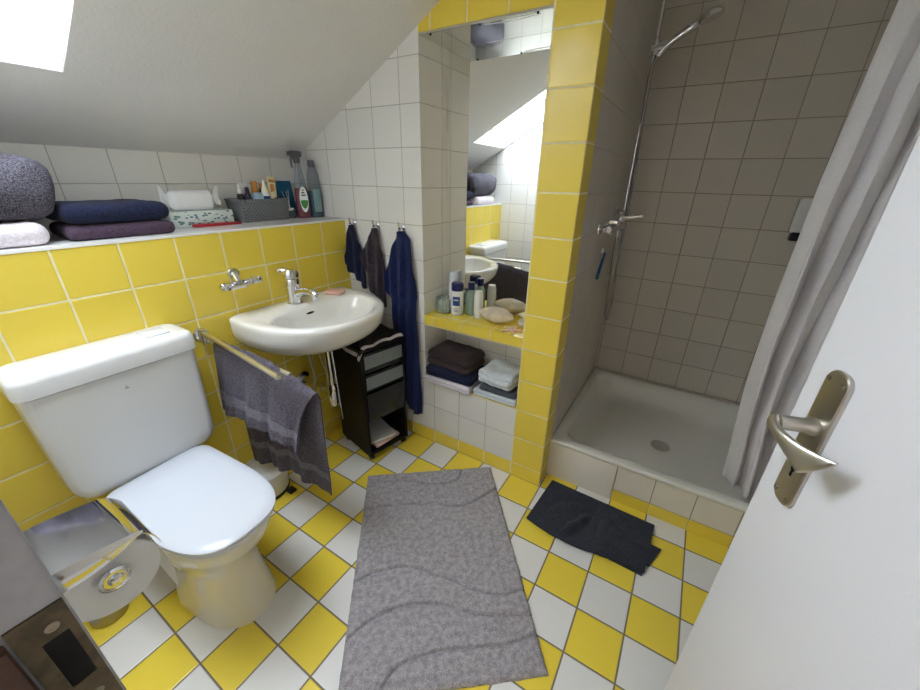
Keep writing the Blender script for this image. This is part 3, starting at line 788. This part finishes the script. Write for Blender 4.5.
def twl(u, v):
    # u along the arm (0 wall side), v from front hem over the arm to back hem; the free end slips off the arm and droops
    Lf, Lb = .285, .575 - .105 * u
    s_ = v * (Lf + Lb)
    x0 = .075 + u * .460
    if s_ < Lf:
        d = Lf - s_; k = d / Lf
        w = max(0, u - .55) / .45
        x = x0 + .078 * w * w * (1 - k) ** 3 - .012 * k
        f = (.008 * math.sin(u * 20 + k * 2.2) + .004 * math.sin(u * 43 + 2 + k * 4)) * k
        y = -.0115 - .028 * k + f
        z = .0115 - d * (1 - .03 * u) - .050 * w * w * (1 - k * .85)
    else:
        d = s_ - Lf; k = d / Lb
        w = max(0, u - .55) / .45
        x = x0 + (.078 - .055 * k) * w * w
        f = (.010 * math.sin(u * 19 + 1.3 + k * 1.6) + .005 * math.sin(u * 41 + k * 5)) * k
        y = .0115 + .016 * k + f - .0
        z = .0115 - d - (.050 + .0 * min(1, d / .10)) * w * w
    q = min(abs(s_ - Lf) / .02, 1)
    y *= .25 + .75 * q
    z -= .0055 * q * q
    return (x, y, z + .003)
def band_sheet(f, nu, nv, th, bands):
    mb = sheet(f, nu, nv, th)
    return mb
mb = sheet(twl, 70, 110, .005)
o = mb.build('towel_cloth', ['grey_towel', 'grey_band'], t, ang=80)
# woven border bands near both hems
for v0, v1 in ((.055, .105), (.86, .90)):
    sheet(lambda u, v, a=v0, c=v1: twl(u, a + (c - a) * v), 70, 6, .0068).build('woven_band', 'grey_band', t, ang=80)

# ------------------------------------------------------------------ trolley under the basin
TYAW = R(-12.5)
A = Vector((.352, -.310, 0))
t = thing('rolling_cart', 'narrow black drawer trolley on casters under the washbasin', 'trolley', tuple(A), TYAW)
# local: y along the front (0..w), x backwards is negative
cw, cd, ch = .238, .262, .622
b = MB()
b.box((-cd, 0, .035), (0, .012, ch)); b.box((-cd, cw - .012, .035), (0, cw, ch)); b.box((-cd, .012, .035), (-cd + .01, cw - .012, ch)); b.box((-cd, .012, .035), (-.002, cw - .012, .052)); b.box((-cd, -.002, ch - .018), (.003, cw + .002, ch), .002)
for z_ in (.225, .395, .50):
    b.box((-cd + .01, .012, z_), (-.012, cw - .012, z_ + .008))
b.build('cabinet', 'blacklac', t, ang=30)
for z0, z1, zz, m_ in ((.500, .598, .545, 'frost'), (.405, .490, .437, 'frost'), (.236, .388, .38, 'smoke')):
    b = MB(); b.box((-.20, .018, z0 + .004), (-.004, cw - .018, zz)); b.build('drawer', 'smoke', t, flat=True)
    b = MB(); b.box((-.004, .014, z0), (.004, cw - .014, z1), .002, mi=0); dr = b.build('drawer_front', 'smoke', t)
    if m_ == 'frost':
        b = MB(); b.box((.004, .016, zz - .022), (.007, cw - .016, z1 - .012), .001); b.build('frosted_panel', 'frost', dr)
        b = MB(); b.lathe([(.008, .007), (.010, .012), (.0, .016)], 14, (0, cw / 2, (zz + z1) / 2 - .016), 'x'); b.build('knob', 'frost', dr)
for x, y in ((-.02, .02), (-.02, cw - .02), (-cd + .02, .02), (-cd + .02, cw - .02)):
    b = MB(); b.tube([(x, y - .009, .0165), (x, y + .009, .0165)], .0165, 16); b.box((x - .008, y - .012, .015), (x + .008, y + .012, .036), .003); b.build('caster', 'black', t)
for i, (dz, rz, mname, lab, sz) in enumerate(((.0525, 4, 'magazine', 'pinkish magazine lying at the bottom of the black trolley', (.19, .15, .016)), (.0690, -7, 'pagewhite', 'white folded papers on the magazine in black trolley', (.17, .14, .012)))):
    o = softbox(sz, 1, .003, .0008, 10, 5 + i).build('magazine', mname, None, ang=40)
    p = A + Matrix.Rotation(TYAW, 3, 'Z') @ Vector((-.112, .119, dz)); o.location = p; o.rotation_euler = (0, 0, TYAW + R(rz)); tag(o, lab, 'magazine')
def blk(u, v):
    x, y = -.235 + u * .24, .0 + v * .238
    z = ch + .003 + .009 * abs(math.sin(u * 6 + v * 3)) + .008 * abs(math.sin(v * 8 + u * 4))
    if u > .9: z -= (u - .9) * .12; x -= (u - .9) * .0
    if v < .12: z -= (.12 - v) * .45; y -= .008
    return (x, y, z)
t2 = thing('folded_cloth', 'crumpled black cloth with white hem on top of the trolley', 'cloth', tuple(A + Vector((0, 0, 0))), TYAW)
sheet(blk, 36, 36, .003).build('cloth_sheet', fabric('black_cloth', (30, 28, 32), (16, 15, 18)), t2, ang=80)
sheet(lambda u, v: Vector(blk(.93 + u * .06, v)) + Vector((0, 0, .001)), 6, 36, .0034).build('white_hem', 'white_towel', t2, ang=80)
sheet(lambda u, v: Vector(blk(.35 + u * .55, .01 + v * .05)) + Vector((0, -.0005, .0012)), 30, 5, .0034).build('white_hem', 'white_towel', t2, ang=80)

# ------------------------------------------------------------------ hooks and hanging towels on the white wall
hooks = ((.068, 'small chrome hook holding the navy washcloth'), (.219, 'small chrome hook holding the grey face towel'), (.370, 'small chrome hook holding the long blue towel'))
hk = None
for i, (x, lab) in enumerate(hooks):
    t = thing('towel_hook', lab, 'hook', (x, 0, 1.112), 0, 'chrome hooks on the white wall')
    if i == 0:
        b = MB(); b.lathe([(.011, 0), (.011, -.003), (.007, -.006), (.004, -.008)], 18, (0, 0, .0), 'y'); pb = b.build('hook_plate', 'chrome', t)
        b = MB(); b.tube(spline([(0, -.006, 0), (0, -.022, -.004), (0, -.032, .006), (0, -.034, .020)], 10), .0032, 10); b.lathe([(.0, -.005), (.005, 0), (.0, .005)], 12, (0, -.034, .022)); b.tube(spline([(0, -.006, -.002), (0, -.014, -.016), (0, -.024, -.018), (0, -.027, -.010)], 8), .0028, 10); hb = b.build('hook_prong', 'chrome', t)
    else:
        for s_ in (pb, hb):
            c = s_.copy(); COL.objects.link(c); c.parent = t
def hang(name, mat, x0, ztop, pts, label, seed, wave=.016, thick=.012, ncol=60, trim=None):
    """cloth hung from one gathered point; pts = (drop, left, right) silhouette; section is a folded flat loop"""
    rings = []; N = 72; nr = 60
    ds = [p[0] for p in pts]
    for i in range(nr + 1):
        d = ds[-1] * i / nr
        k = max(j for j in range(len(ds)) if ds[j] <= d + 1e-9); k = min(k, len(ds) - 2)
        q = (d - ds[k]) / (ds[k + 1] - ds[k])
        q2 = q
        l = pts[k][1] * (1 - q2) + pts[k + 1][1] * q2; r = pts[k][2] * (1 - q2) + pts[k + 1][2] * q2
        ring = []
        g = min(1, d / .12)
        for j in range(N):
            a = 2 * PI * j / N; c, s_ = math.cos(a), math.sin(a)
            x = (l + r) / 2 + (r - l) / 2 * math.copysign(abs(c) ** .8, c)
            th = thick * (.75 + .5 * (1 - g)) * s_
            f = wave * g * (math.sin(x * 128 + seed + d * 7) + .5 * math.sin(x * 236 + seed * 2 + d * 13)) * (1 if s_ < 0 else .35)
            n_ = noise.noise(Vector((x * 12, d * 9, seed))) * .006
            y = -.026 + th + min(0.012, f * .8) + n_
            ring.append(Vector((x, min(y, -.003), -d)))
        rings.append(ring)
    mb = MB(); mb.loft(rings)
    t = thing(name, label, 'towel', (x0, 0, ztop))
    mb.build('towel_cloth', mat, t, ang=80)
    b = MB(); b.tube([(0.004 * math.cos(a), -.030, .004 + .016 * math.sin(a)) for a in [PI * q / 8 + 0 for q in range(9)]], .0018, 6); b.build('hanging_loop', mat, t)
    return t
hang('hand_towel', 'navy_towel', .068, 1.104, [(0, -.008, .012), (.04, -.028, .03), (.10, -.052, .045), (.185, -.078, .062), (.215, -.050, .068), (.262, .018, .074), (.30, .058, .072)], 'small navy washcloth hanging on the leftmost wall hook', 1)
hang('hand_towel', 'dgrey_towel', .219, 1.100, [(0, -.012, .012), (.03, -.028, .022), (.08, -.068, .03), (.14, -.088, .036), (.20, -.080, .04), (.30, -.042, .046), (.37, -.012, .048)], 'small brown grey towel hanging on the middle wall hook', 2)
hang('bath_towel', 'blue_towel', .370, 1.098, [(0, -.010, .018), (.03, -.022, .052), (.10, -.062, .062), (.20, -.095, .070), (.29, -.098, .076), (.34, -.06, .080), (.60, -.052, .088), (.85, -.03, .092), (.93, .03, .09)], 'long blue bath towel hanging on rightmost wall hook behind the trolley', 3, .014, .016)

# ------------------------------------------------------------------ things in the mirror niche
SZ = .722
def bottle(name, label, cat, loc, parts, rz=0, group=None, sc=1.12):
    t = thing(name, label, cat, loc, rz, group)
    t.scale = (1.1, 1.1, 1.1)
    for pn, mat, prof in parts: MB().lathe([(r_ * sc, h_ * sc) for r_, h_ in prof], 24).build(pn, mat, t)
    return t
t = thing('glass_jar', 'clear glass jar of cotton swabs at left end of niche shelf', 'jar', (.528, .100, SZ))
b = MB(); b.lathe([(.038, 0), (.045, .004), (.047, .04), (.044, .066), (.045, .070), (.042, .070), (.041, .064), (.042, .04), (.040, .008), (.0, .006)], 28); b.build('jar_glass', 'glass', t)
for k in range(16):
    a = random.random() * 6.3; r_ = random.random() * .02
    p = Vector((r_ * math.cos(a), r_ * math.sin(a), .010)); q = Vector((1.1 * r_ * math.cos(a + .3), 1.1 * r_ * math.sin(a + .3), .058 + random.random() * .014))
    MB().tube([p, p.lerp(q, .15), p.lerp(q, .2), p.lerp(q, .8), p.lerp(q, .85), q], [.002, .0025, .0011, .0011, .0025, .002], 8).build('cotton_swab', 'tissue', t)
t = bottle('deodorant_bottle', 'white roll-on bottle with blue cap and blue label on niche shelf', 'bottle', (.596, .100, SZ), [
    ('bottle_body', 'plastic', [(.020, 0), (.024, .004), (.024, .082), (.022, .092), (.018, .096)]),
    ('cap', 'navycap', [(.0225, .096), (.0235, .099), (.0235, .122), (.020, .126), (.0, .127)])], R(20))
b = MB(); b.loft([[Vector((.0273 * math.cos(R(a)), .0273 * math.sin(R(a)), z)) for z in (.045, .085)] for a in range(-125, -54, 5)], closed=False); b.build('blue_label', 'blueplast', t)
for z0, z1, a0, a1, m_ in ((.068, .073, -112, -68, 'plastic'), (.020, .022, -110, -70, 'blueplast'), (.026, .028, -115, -65, 'blueplast'), (.032, .034, -105, -75, 'blueplast')):
    b = MB(); b.loft([[Vector((.0276 * math.cos(R(a)), .0276 * math.sin(R(a)), z)) for z in (z0, z1)] for a in range(a0, a1 + 1, 4)], closed=False); b.build('label_print', m_, t)
bottle('spray_can', 'white deodorant can with domed cap behind the glass jar', 'spray can', (.538, .162, SZ), [
    ('can_body', 'plastic', [(.018, 0), (.020, .003), (.020, .105), (.018, .112)]), ('cap', 'lid', [(.0185, .112), (.0185, .14), (.015, .15), (.0, .152)])])
bottle('cream_tube', 'white cream tube standing on its cap in front of the mirror', 'tube', (.700, .118, SZ), [
    ('tube_body', 'plastic', [(.0165, .016), (.018, .02), (.0175, .085), (.014, .103), (.0, .105)]), ('cap', 'lid', [(.0155, 0), (.0165, .001), (.0165, .016), (.0, .016)])])
bottle('perfume_bottle', 'pale green glass bottle beside the white cream tube', 'bottle', (.648, .140, SZ), [
    ('bottle_glass', 'greenglass', [(.019, 0), (.021, .003), (.021, .080), (.012, .094), (.008, .098)]), ('cap', 'navycap', [(.013, .098), (.013, .126), (.0, .127)])])
def shell(name, label, loc, L, Wd, Hh, mat, rz, seed, ridges=0):
    rings = []
    for i in range(25):
        a = i / 24; s_ = math.sin(PI * a) ** .65 if 0 < i < 24 else .02
        ring = []
        for k in range(28):
            q = 2 * PI * k / 28
            rd = 1 + (.05 * math.cos(q * ridges) if ridges else 0) + .06 * noise.noise(Vector((a * 5, math.cos(q) * 2, seed)))
            ring.append(Vector(((a - .5) * L, Wd / 2 * s_ * math.cos(q) * rd, Hh / 2 + Hh / 2 * s_ * math.sin(q) * rd * (1.0 if math.sin(q) > 0 else .98))))
        rings.append(ring)
    o = MB().loft(rings).build(name, mat, None, loc, ang=60); o.rotation_euler = (0, 0, R(rz))
    return tag(o, label, 'shell')
shell('sea_shell', 'large cream sea shell lying in front of the mirror', (.800, .108, SZ), .180, .10, .070, 'shell', -4, 1)
shell('sea_shell', 'smaller cream shell leaning at the back right of niche shelf', (.930, .120, SZ), .075, .05, .036, 'shell', -35, 5)
t = thing('starfish', 'small pinkish starfish at the front right of the niche shelf', 'starfish', (.905, .048, SZ), R(12))
for k in range(5):
    a = R(72 * k)
    MB().tube([(.006 * math.cos(a), .006 * math.sin(a), .007), (.028 * math.cos(a), .028 * math.sin(a), .006), (.048 * math.cos(a), .048 * math.sin(a), .004)], [.0068, .0055, .003], 10).build('arm', 'pinkshell', t)

# lower niche: folded towels
NZ = .378
def folded(name, label, cat, loc, size, layers, mat, rz=0, seed=0, rnd=.02, nz=.004, groove=.008, group=None, bulge=0):
    o = softbox(size, layers, rnd, nz, 20, seed, bulge, groove).build(name, mat, None, loc, ang=70)
    o.rotation_euler = (0, 0, R(rz)); return tag(o, label, cat, group)
folded('folded_towel', 'white folded towel at the bottom left of the lower niche', 'towel', (.612, .064, NZ), (.265, .185, .034), 2, 'white_towel', 0, 1, .013)
folded('folded_towel', 'dark navy folded towel under the brown one in lower niche', 'towel', (.614, .070, NZ + .0342), (.265, .175, .050), 2, 'navy_towel', 2, 2, .02)
folded('folded_towel', 'dark brown folded towel topmost on the left stack of lower niche', 'towel', (.611, .074, NZ + .0845), (.252, .175, .092), 2, 'brown_towel', -2, 3, .036, .010, .014)
folded('folded_towel', 'white blue folded towel at right bottom of lower niche', 'towel', (.858, .085, NZ), (.218, .175, .034), 2, 'bluewhite_towel', 1, 4, .014)
folded('folded_towel', 'slate grey folded cloth between the pale towels in lower niche', 'towel', (.872, .085, NZ + .034), (.185, .165, .028), 2, 'grey_trim', 2, 5, .012)
folded('folded_towel', 'rumpled pale towel on top of right stack in lower niche', 'towel', (.862, .086, NZ + .063), (.200, .165, .075), 3, 'bluewhite_towel', -3, 6, .034, .022, .010)

# ------------------------------------------------------------------ things on the half wall shelf
folded('folded_towel', 'white pinkish folded towel under the rolled grey towel', 'towel', (-.135, -1.165, H), (.235, .29, .062), 1, 'white_towel', 0, 7, .030, .005, .010)
o = softbox((.26, .36, .150), 1, .055, .022, 30, 8, .012).build('rolled_towel', 'roll_towel', None, (-.150, -1.158, H + .0655), ang=75); o.rotation_euler = (0, 0, R(4))
tag(o, 'large mottled grey rolled towel at the left end of the shelf', 'towel')
folded('folded_towel', 'plum folded towel beneath the navy towel on the shelf', 'towel', (-.145, -.845, H), (.215, .272, .044), 1, 'plum_towel', -1, 9, .021, .003, .004)
folded('folded_towel', 'navy folded towel on top of the plum towel', 'towel', (-.145, -.848, H + .046), (.22, .268, .056), 1, 'navy_towel', 1, 10, .027, .005, .004)
t = thing('tissue_box', 'leaf patterned tissue box beside the navy towel on the shelf', 'tissue box', (-.225, -.555, H), R(0))
b = MB(); b.box((-.055, -.115, 0), (.055, .115, .055), .002); b.build('carton', 'tissuebox', t)
t = thing('tissue_pack', 'white soft pack of tissues lying on the patterned tissue box', 'tissue pack', (-.222, -.560, H + .0555)); t.scale = (1.1, 1.0, 1.45)
rings = []
for i in range(33):
    q = i / 32 * 2 - 1; a_ = abs(q)
    body = 1.0 if a_ < .62 else max(0, 1 - ((a_ - .62) / .12)) if a_ < .74 else 0
    th = .004 + .021 * (body ** .6); hz = .026 + (.012 * ((a_ - .74) / .26) if a_ > .74 else 0) + .004 * math.sin(i * 1.7) * (a_ > .7)
    hh = .025 * (body ** .5) + (.016 + .012 * (a_ - .74) / .26) * (1 - body ** .5)
    rings.append([Vector((.8 * th * math.copysign(abs(math.cos(k * PI / 12)) ** .6, math.cos(k * PI / 12)) + .004 * math.sin(i * 2.1 + k) * (1 - body), q * .105, max(.0, hz - .001 + hh * math.copysign(abs(math.sin(k * PI / 12)) ** .6, math.sin(k * PI / 12))))) for k in range(24)])
MB().loft(rings).build('wrapper', 'tissue', t, ang=50)
o = MB().box((-.010, -.088, 0), (.010, .088, .010), .003).build('toothbrush_case', 'red', None, (-.150, -.520, H)); o.rotation_euler = (0, 0, R(-6))
tag(o, 'flat red case lying in front of the tissue box', 'case')
t = thing('storage_basket', 'grey woven basket full of toiletries on the shelf', 'basket', (-.222, -.290, H))
b = MB(); bw, bd, bh = .066, .112, .088
b.loft([rr(-bw * k, bw * k, -bd * k, bd * k, .012, z) for z, k in ((0, .93), (.004, .95), (bh, 1), (bh + .002, .995), (bh, .95), (.01, .90), (.008, .5))]); b.build('basket_body', 'weave', t, ang=50)
b = MB(); b.tube(rr(-bw, bw, -bd, bd, .012, bh), .004, 8, closed=True); b.build('rim', 'weave', t)
bx, by, bz = -.222, -.290, H + .0085
def standing(name, label, cat, dx, dy, parts, tilt=(0, 0)):
    t = thing(name, label, cat, (bx + dx, by + dy, bz)); t.rotation_euler = (R(tilt[0]), R(tilt[1]), 0)
    for pn, mat, prof in parts: MB().lathe([(r_, h_ * 1.16) for r_, h_ in prof], 20).build(pn, mat, t)
    return t
standing('bottle', 'dark small bottle with white cap at left in the basket', 'bottle', .012, -.080, [('bottle_body', 'black', [(.013, 0), (.015, .003), (.015, .082), (.010, .09)]), ('cap', 'plastic', [(.0125, .09), (.0125, .108), (.0, .109)])])
standing('bottle', 'dark purple slim bottle beside the white capped one in the basket', 'bottle', .020, -.052, [('bottle_body', 'purple', [(.011, 0), (.012, .003), (.012, .088), (.007, .095)]), ('cap', 'purple', [(.008, .095), (.0075, .112), (.0, .113)])])
def tube_thing(label, dx, dy, hgt, w, mat, capmat, tilt, bandmat=None):
    hgt *= 1.14
    t = thing('cosmetic_tube', label, 'tube', (bx + dx, by + dy, bz)); t.rotation_euler = (R(tilt[0]), R(tilt[1]), R(tilt[2]))
    b = MB(); n = 20
    b.loft([[Vector((w * (1 - .93 * k ** 1.5) * math.cos(2 * PI * j / n), w * (1 + .25 * k) * math.sin(2 * PI * j / n), .018 + (hgt - .018) * k)) for j in range(n)] for k in (0, .2, .4, .6, .8, .93, .935, 1)]); b.build('tube_body', mat, t, ang=50)
    MB().lathe([(w * .8, 0), (w * .85, .001), (w * .85, .018), (0, .018)], 18).build('cap', capmat, t)
    if bandmat:
        b = MB(); b.box((w * .2, -w * .9, hgt * .86), (w * .28, w * .9, hgt * .93)); b.box((w * .42, -w * .7, hgt * .62), (w * .55, w * .3, hgt * .82)); b.build('print', bandmat, t)
    return t
tube_thing('white flat tube standing behind the purple bottle in the basket', -.012, -.040, .128, .019, 'plastic', 'lid', (4, 0, 0))
standing('cream_jar', 'pale blue round container in the middle of the basket', 'jar', .022, -.010, [('jar_body', 'lightblue', [(.020, 0), (.022, .003), (.022, .085), (.020, .092), (.0, .094)])])
t = standing('bottle', 'white dropper bottle with pointed tip and blue mark in the basket', 'bottle', .030, .022, [('bottle_body', 'plastic', [(.018, 0), (.019, .003), (.019, .080), (.017, .092), (.013, .096)]), ('nozzle', 'cream', [(.014, .096), (.013, .106), (.008, .114), (.004, .136), (.0, .138)])])
b = MB(); b.loft([[Vector((.0193 * math.cos(R(a)), .0193 * math.sin(R(a)), z)) for z in (.078, .094)] for a in range(-60, 41, 8)], closed=False); b.build('blue_mark', 'blueplast', t)
standing('bottle', 'orange capped bottle behind the dropper bottle in the basket', 'bottle', -.026, .012, [('bottle_body', 'orange', [(.015, 0), (.016, .003), (.016, .095), (.010, .104)]), ('cap', 'orange', [(.012, .104), (.012, .132), (.0, .133)])])
standing('bottle', 'brown bottle half hidden behind the toothpaste in the basket', 'bottle', -.026, .048, [('bottle_body', 'wood', [(.014, 0), (.015, .003), (.015, .10), (.009, .108)]), ('cap', 'orange', [(.011, .108), (.011, .126), (.0, .127)])])
tube_thing('cream toothpaste tube with coloured print standing tallest in the basket', .018, .058, .152, .017, 'creamlabel', 'navycap', (-4, 0, 0), 'orange')
t = thing('box', 'small dark red carton at right in the basket', 'box', (bx - .012, by + .080, bz)); MB().box((-.016, -.014, 0), (.016, .014, .118), .001).build('carton', 'red', t)
t = thing('box', 'short black case at the right corner of the basket', 'box', (bx + .028, by + .082, bz)); MB().box((-.014, -.018, 0), (.014, .018, .086), .003).build('case_body', 'black', t)
t = thing('book', 'blue book leaning upright against the wall behind the diffuser', 'book', (-.252, -.135, H), R(-8)); t.rotation_euler = (0, R(-8), R(4)); t.scale = (1, 1.0, 1.3)
b = MB(); b.box((-.006, -.060, .001), (.006, .058, .124)); b.build('pages', 'pagewhite', t, flat=True)
b = MB(); b.box((.006, -.045, 0), (.0085, .060, .126)); b.box((-.0085, -.062, 0), (-.006, .060, .126)); b.build('cover', 'tealpaper', t, flat=True)
t = thing('reed_diffuser', 'squat clear diffuser bottle with thin reeds beside the basket', 'diffuser', (-.185, -.160, H))
b = MB(); b.box((-.017, -.017, 0), (.017, .017, .036), .004); b.build('bottle_glass', 'clearplast', t)
b = MB(); b.lathe([(.012, .036), (.012, .040), (.019, .041), (.019, .047), (.0, .048)], 20); b.build('collar', 'plastic', t)
for dx, dy, dz in ((-.012, -.022, .12), (-.01, .010, .125), (.0, -.008, .12)):
    MB().tube([(0, 0, .045), (dx, dy, dz)], .0011, 6).build('reed', 'pagewhite', t)
# detergent spray bottle and blue bottle
def flatbottle(prof, n=28):
    return [[Vector((d_ * math.cos(2 * PI * k / n), w_ * math.sin(2 * PI * k / n), z)) for k in range(n)] for w_, d_, z in prof]
t = thing('spray_bottle', 'trigger spray bottle with red liquid on the shelf corner', 'spray bottle', (-.165, -.100, H), R(-20)); t.scale = (1.15, 1.0, 1.36)
pr = [(.030, .018, 0), (.034, .021, .004), (.034, .021, .03), (.032, .020, .075), (.027, .018, .11), (.020, .016, .14), (.014, .013, .165), (.0125, .0125, .178)]
MB().loft(flatbottle(pr)).build('bottle_shell', 'clearplast', t, ang=50)
MB().loft(flatbottle([(w_ - .0015, d_ - .0015, z + .001) for w_, d_, z in pr[:4]] + [(.0265, .0175, .098)])).build('liquid', 'redliquid', t, ang=50)
b = MB(); b.lathe([(.015, .176), (.015, .192), (.012, .194)], 20); b.box((-.010, -.030, .194), (.010, .022, .214), .005); b.box((-.006, -.040, .199), (.006, -.028, .211), .003); b.tube(spline([(0, -.018, .197), (0, -.026, .182), (0, -.024, .160)], 8), .0055, 10); b.build('trigger_head', 'greyplast', t)
def lab_pts(sc, z0, n=28, x=.0225):
    return [Vector((x, .019 * sc * math.cos(2 * PI * k / n), z0 + .042 * sc * math.sin(2 * PI * k / n))) for k in range(n)]
b = MB(); b.loft([lab_pts(1, .062, x=.0200), lab_pts(1, .062, x=.0222)]); lb = b.build('label', 'label', t)
b = MB(); b.loft([[Vector((.0224 + e, .017 * math.cos(2 * PI * k / 24), .050 + .014 * math.sin(2 * PI * k / 24) + .004 * math.cos(4 * PI * k / 24))) for k in range(24)] for e in (0, .0004)]); b.build('leaf_print', 'green', lb)
b = MB()
for y0, y1, z0, z1 in ((-.008, .006, .082, .086), (-.010, .010, .074, .078), (-.004, .004, .090, .094)): b.box((.0223, y0, z0), (.0227, y1, z1))
b.build('dark_print', 'black', lb, flat=True)
t = thing('detergent_bottle', 'tall clear bottle with teal liquid in the shelf corner', 'bottle', (-.150, -.036, H), R(-15)); t.scale = (1.1, .95, 1.42)
pr = [(.030, .019, 0), (.033, .021, .004), (.033, .021, .05), (.033, .021, .10), (.030, .020, .135), (.022, .017, .152), (.013, .013, .160)]
MB().loft(flatbottle(pr)).build('bottle_shell', 'clearplast', t, ang=50)
MB().loft(flatbottle([(w_ - .0015, d_ - .0015, z + .001) for w_, d_, z in pr[:3]] + [(.0315, .0195, .085)])).build('liquid', 'tealliquid', t, ang=50)
MB().lathe([(.016, .158), (.016, .176), (.013, .180), (.0, .181)], 20).build('cap', 'greyplast', t)
b = MB(); b.box((.0205, -.020, .018), (.0222, .020, .092), .001); lb = b.build('label', plain('teal_label', (120, 150, 150), .4), t)

# ------------------------------------------------------------------ bath rug and floor towel
RUX, RVX = Vector((.782, .624, 0)), Vector((.612 * 1.0, -.791, 0))
t = thing('bath_rug', 'grey deep pile bath rug with carved wave lines on the checkered floor', 'rug', (.413, -.391, 0), math.atan2(.624, .782))
GR = [[(-.02, .066), (.014, .064), (.156, .053), (.289, .088), (.408, .083), (.449, .027), (.455, -.02)], [(-.02, .194), (.02, .195), (.128, .195), (.284, .199), (.423, .231), (.583, .153), (.62, .135)], [(-.02, .53), (.014, .513), (.101, .487), (.191, .482), (.308, .527), (.416, .589), (.512, .617), (.577, .61), (.62, .60)],
      [(-.02, .71), (.01, .694), (.088, .645), (.193, .615), (.289, .625), (.404, .664), (.496, .684), (.58, .687), (.62, .688)], [(.11, .88), (.124, .835), (.162, .788), (.258, .762), (.367, .763), (.478, .765), (.584, .75), (.62, .745)]]
GP = []
for g in GR:
    q = spline([(a, c, 0) for a, c in g], 260); GP.append(q)
RW, RL = .598, .852
def groove(x, y):
    d = 9
    for q in GP:
        for p in q:
            if abs(p.y - y) < .02 and abs(p.x - x) < .02:
                e = (p.x - x) ** 2 + (p.y - y) ** 2
                if e < d: d = e
    return math.sqrt(d)
def rugf(u, v):
    x, y = u * RW, v * RL
    g = groove(x, y)
    hgt = .019
    e = min(x, RW - x, y, RL - y)
    if e < .016: hgt *= math.sqrt(max(0, 1 - (1 - e / .016) ** 2)) * .92 + .08
    hgt -= .013 * math.exp(-(g / .0050) ** 2)
    n_ = noise.noise(Vector((x * 190, y * 190, 0))) * .0016 + noise.noise(Vector((x * 70, y * 70, 4))) * .0014 + noise.noise(Vector((x * 14, y * 14, 9))) * .0012
    if e < .003: n_ = 0
    j = noise.noise_vector(Vector((x * 60, y * 60, 2))) * .0025
    return (x + j.x, -y + j.y, max(.0015, hgt + n_))
mb = sheet(rugf, 230, 320)
mb.build('pile', 'rug', t, ang=180)
b = MB(); b.loft([rr(.001, RW - .001, -RL + .001, -.001, .006, 0), rr(.001, RW - .001, -RL + .001, -.001, .006, .004)]); b.build('backing', 'rug_edge', t, flat=True)
def floor_towel(u, v):
    x = u * .445; y = -v * .265
    w = .005 * math.sin(x * 26 + y * 9) * math.sin(v * PI) + .024 * math.exp(-((x - .25 - y * .4) / .018) ** 2) * (.25 + .75 * math.exp(-((v - .72) / .3) ** 2)) + .018 * math.exp(-((x - .30 - y * .1) / .02) ** 2) * v + .010 * noise.noise(Vector((x * 20, y * 20, 3)))
    e = min(u, 1 - u, v, 1 - v)
    y -= .02 * math.sin(u * PI * 1.5) * v
    x -= .012 * v * (1 - u)
    return (x, y, .0125 + max(0, w) * min(1, e * 9) )
t = thing('floor_towel', 'charcoal folded towel lying on floor before the shower kerb', 'towel', (1.170, .055, 0), R(-2))
sheet(floor_towel, 110, 70, .009).build('upper_layer', 'mat', t, ang=80)
sheet(lambda u, v: (u * .42 + .02, -v * .25 - .004, .0042 + .0008 * math.sin(u * 9)), 30, 20, .0075).build('lower_layer', 'mat', t, ang=80)
sheet(lambda u, v: (.43 + u * .055 - .03 * v, -.10 - v * .10, .006 + .003 * math.sin(v * 6)), 12, 14, .008).build('folded_flap', 'mat', t, ang=80)
